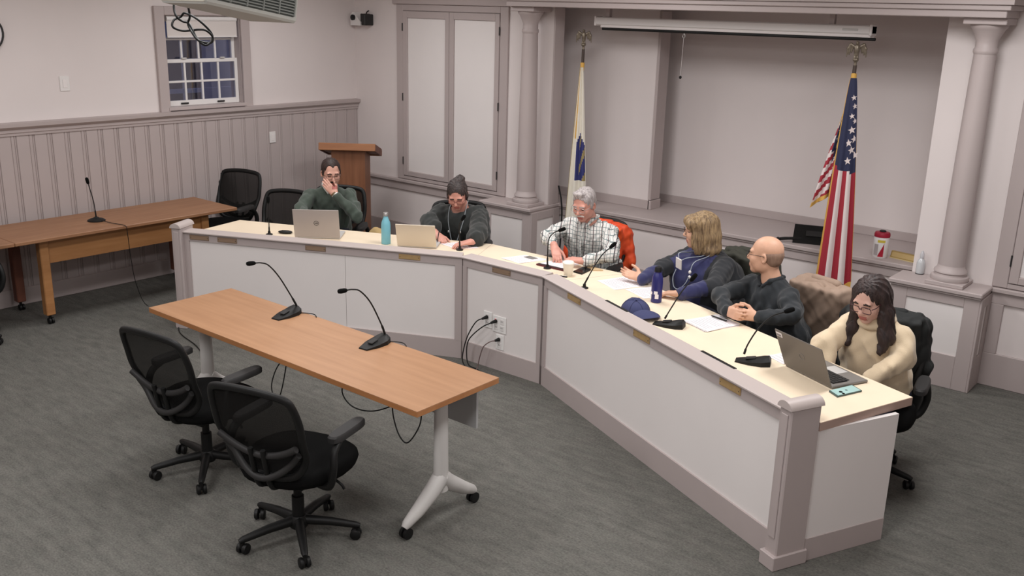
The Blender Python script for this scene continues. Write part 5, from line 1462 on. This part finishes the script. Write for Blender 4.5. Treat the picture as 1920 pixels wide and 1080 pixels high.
# ================================================================== FLAGS
POLE = M('pole_wood', (74, 62, 56), .45); GOLD = M('fringe_gold', (214, 168, 84), .7); PEWT = M('eagle_metal', (128, 118, 104), .4, metal=.55)
def eagle(t, z):
    S = SDF()
    S.ell((0, 0, z+.105), (.020, .022, .042), rotx(.15), .01); S.ell((0, .012*-1, z+.155), (.013, .016, .015), None, .012)
    S.cap((0, -.020, z+.155), (0, -.033, z+.148), .006, .003, k=.004)
    S.cap((0, .0, z+.07), (0, .018, z+.035), .014, .010, k=.01)
    for s_ in (-1, 1):
        S.cap((s_*.012, .0, z+.125), (s_*.045, .004, z+.145), .010, .010, k=.008)
        S.cap((s_*.045, .004, z+.145), (s_*.062, .006, z+.115), .010, .009, k=.008)
        S.cap((s_*.062, .006, z+.115), (s_*.068, .006, z+.055), .009, .004, k=.006)
        S.cap((s_*.045, .004, z+.14), (s_*.052, .006, z+.07), .009, .005, k=.006)
        S.cap((s_*.030, .004, z+.13), (s_*.036, .006, z+.085), .009, .005, k=.006)
        S.cap((s_*.010, -.004, z+.07), (s_*.012, -.006, z+.045), .006, .006, k=.004)
    S.ell((0, 0, z+.035), (.022, .022, .018), None, .006); S.cap((0, 0, z-.03), (0, 0, z+.02), .012, .010, k=.006)
    S.mesh('eagle_finial', PEWT, .0035, t)
def flagpole(label, x, y, rz):
    t = thing('flag', label, 'flag', (x, y, 0), rz)
    MB().lathe([(.15, 0), (.15, .02), (.12, .04), (.04, .06), (.025, .10), (.02, .12)], n=28).build('stand', M('stand_gold', (150, 122, 70), .4, metal=.5), t, smooth=40)
    MB().tube([(0, 0, .05), (0, 0, 2.22)], .014, 12).build('pole', POLE, t, smooth=40)
    eagle(t, 2.225)
    return t
RED = M('flag_red', (158, 42, 56), .7); WHT = M('flag_white', (222, 208, 206), .75); BLU = M('flag_blue', (44, 48, 76), .75)
# US flag
fu = flagpole('stars and stripes flag with gold fringe on a pole topped by an eagle', 5.585, -.10, math.radians(22))
ztop, zbot = 2.13, .60
def fold_pt(u, v):
    """u 0..1 around the draped front, v 0 top .. 1 bottom"""
    z = ztop-(ztop-zbot)*v-.05*math.sin(math.pi*u)*v
    w0 = .020+.105*v**.75
    x = .030*v+w0*(2*u-1)*1.05
    y = -.03-.05*v**.8-.020*math.sin(u*math.pi)*(.4+v)+.020*v*math.sin(u*15+.6)
    return V(x, y, z)
fl = MB(); nu, nv = 40, 60
P_ = np.array([[fold_pt(i/nu, j/nv) for j in range(nv+1)] for i in range(nu+1)])
def flag_mesh(P_, pat, t_):
    nu, nv = P_.shape[0]-1, P_.shape[1]-1
    du = np.gradient(P_, axis=0); dv = np.gradient(P_, axis=1); Nn = np.cross(du, dv); Nn /= np.linalg.norm(Nn, axis=2, keepdims=True)+1e-9
    m = MB(); A = (P_+Nn*t_).reshape(-1, 3); Bq = (P_-Nn*t_).reshape(-1, 3); w_ = nv+1; o = len(A)
    m.v = [tuple(x) for x in A]+[tuple(x) for x in Bq]
    for i in range(nu):
        for j in range(nv):
            a = i*w_+j; q = [a, a+w_, a+w_+1, a+1]; k = pat((i+.5)/nu, (j+.5)/nv)
            m.f.append(q); m.m.append(k); m.f.append([x+o for x in q[::-1]]); m.m.append(k)
    def rim(l):
        for a, b in zip(l[:-1], l[1:]): m.f.append([a, b, b+o, a+o]); m.m.append(3)
    rim([i*w_ for i in range(nu+1)][::-1]); rim([i*w_+nv for i in range(nu+1)]); rim(list(range(w_))); rim([nu*w_+j for j in range(w_)][::-1])
    return m
def pat_us(u, v):
    if u < .055: return 3
    if v < .42+.03*u: return 2
    s_ = (u-.055)/.945*5.0
    return 0 if int(s_) % 2 == 0 else 1
c1_ = flag_mesh(P_, pat_us, .003).build('flag_cloth', [RED, WHT, BLU, GOLD], fu, smooth=80)
def star(parent, c, r, nx, nz, ny):
    pts = []
    for k in range(10):
        a = math.pi/2+k*math.pi/5; rr = r if k % 2 == 0 else r*.42
        pts.append(c+nx*rr*math.cos(a)+nz*rr*math.sin(a))
    MB().extr(pts, ny*.0, ny*.002).build('star', WHT, parent)
def place_star(fn, parent, u, v, r, tilt=0):
    c = fn(u, v); a = nrm(fn(u+.02, v)-fn(u-.02, v)); b = nrm(fn(u, v-.01)-fn(u, v+.01)); n_ = nrm(np.cross(a, b))
    if n_[1] > 0: n_ = -n_
    star(parent, c+n_*.0035, r, a*math.cos(tilt)+b*math.sin(tilt), nrm(b*math.cos(tilt)-a*math.sin(tilt)), n_)
for u, v in ((.62, .385), (.74, .335), (.86, .285), (.60, .30), (.93, .365), (.7, .24), (.85, .20), (.66, .175), (.8, .13), (.7, .09)):
    place_star(fold_pt, c1_, u, v, .030 if v > .2 else .022, .15)
# rear fold with stripe ends
def fold2(u, v):
    z = 1.98-.74*v-.10*(1-u)*v
    x = -.012-.055*v-.135*(1-u)*v**.9
    y = .005+.02*math.sin(u*9+v*5)*v
    return V(x, y, z)
P2_ = np.array([[fold2(i/24, j/44) for j in range(45)] for i in range(25)])
def pat2(u, v):
    if v > .96: return 3
    q = v*1.0-(1-u)*.30
    if q < .50 and u > .25-.0*v and not (u < .55 and v > .5): return 2
    return 0 if int((v+u*.12)*14) % 2 == 0 else 1
c2_ = flag_mesh(P2_, pat2, .003).build('flag_fold', [RED, WHT, BLU, GOLD], fu, smooth=80)
for u, v in ((.6, .30), (.55, .38), (.75, .46), (.7, .22), (.85, .58), (.88, .68)):
    place_star(fold2, c2_, u, v, .022, .3)
fr = MB()
for i in range(nu):
    a = fold_pt(i/nu, 1.0); b = fold_pt((i+1)/nu, 1.0)
    fr.box(min(a[0], b[0]), max(a[0], b[0])+.001, a[1]-.005, a[1]+.005, min(a[2], b[2])-.05, max(a[2], b[2]))
fr.build('gold_fringe', GOLD, fu)
MB().tube(bez([(0.0, -.07, .60), (.035, -.08, .55), (.05, -.08, .47), (.045, -.08, .44)], 5), .008, 8).build('cord', GOLD, fu, smooth=60)
MB().tube([(.045, -.08, .45), (.045, -.08, .43), (.045, -.08, .36)], [.010, .016, .019], 10).build('tassel', GOLD, fu, smooth=50)
SDF().ell((.02, -.055, .53), (.035, .02, .05), None, .01).mesh('flag_corner', RED, .006, fu, noise=.004)
# state flag
fs_ = flagpole('white flag with blue shield and gold edge on a pole topped by an eagle', 3.045, .02, math.radians(25))
def ms_pt(u, v):
    z = 2.06-1.55*v
    w0 = .016+.11*v**.9
    return V(-.002+.012*v+w0*(2*u-1)*.85, -.03-.03*v+.016*(.3+v)*math.sin(u*13), z)
P3_ = np.array([[ms_pt(i/40, j/60) for j in range(61)] for i in range(41)])
BLUS = M('shield_blue', (52, 56, 112), .7); YEL = M('shield_gold', (150, 134, 92), .7)
def pat_ms(u, v):
    if .24-.25*v < u < .34-.10*v and v < .42: return 1
    if .38 < v < .66 and u > .34 and u < .97 and (v-.38) > abs(u-.62)*.20:
        return 3 if int((u*1.2+v*4.0)*5) % 3 == 0 and u > .55 else 2
    return 0
flag_mesh(P3_, pat_ms, .003)
m3 = flag_mesh(P3_, pat_ms, .003); m3.m = [0 if False else k for k in m3.m]
WHF = M('state_white', (226, 220, 206), .8)
m3.build('flag_cloth', [WHF, GOLD, BLUS, YEL], fs_, smooth=80)
MB().tube([(0, -.005, 2.10), (0, -.015, 2.03)], [.020, .017], 12).build('gold_cord', GOLD, fs_, smooth=50)
MB().tube([(0, -.005, 2.16), (0, -.02, 2.08)], [.020, .022], 12).build('gold_header', GOLD, fu, smooth=50)

# ================================================================== groups of repeats
GROUPS = {'task_chair': 'black mesh task chairs', 'gooseneck_microphone': 'gooseneck microphones', 'laptop': 'laptops on the dais', 'paper_sheet': 'papers on the dais',
          'side_table': 'oak side tables along the wainscot', 'column': 'round columns', 'column_pedestal': 'column pedestals', 'jacket': 'jackets on chair backs', 'power_cord': 'power cords at the outlets',
          'cable': 'loose cables', 'flag': 'flags on poles', 'water_bottle': 'steel bottles on the dais', 'person': 'people seated at the dais', 'mobile_phone': 'phones on the dais', 'pen': 'pens', 'dais_section': 'dais front sections'}
for o in COL.objects:
    if o.parent is None and 'category' in o:
        k = o.name.split('.')[0]
        if k in GROUPS: o['group'] = GROUPS[k]
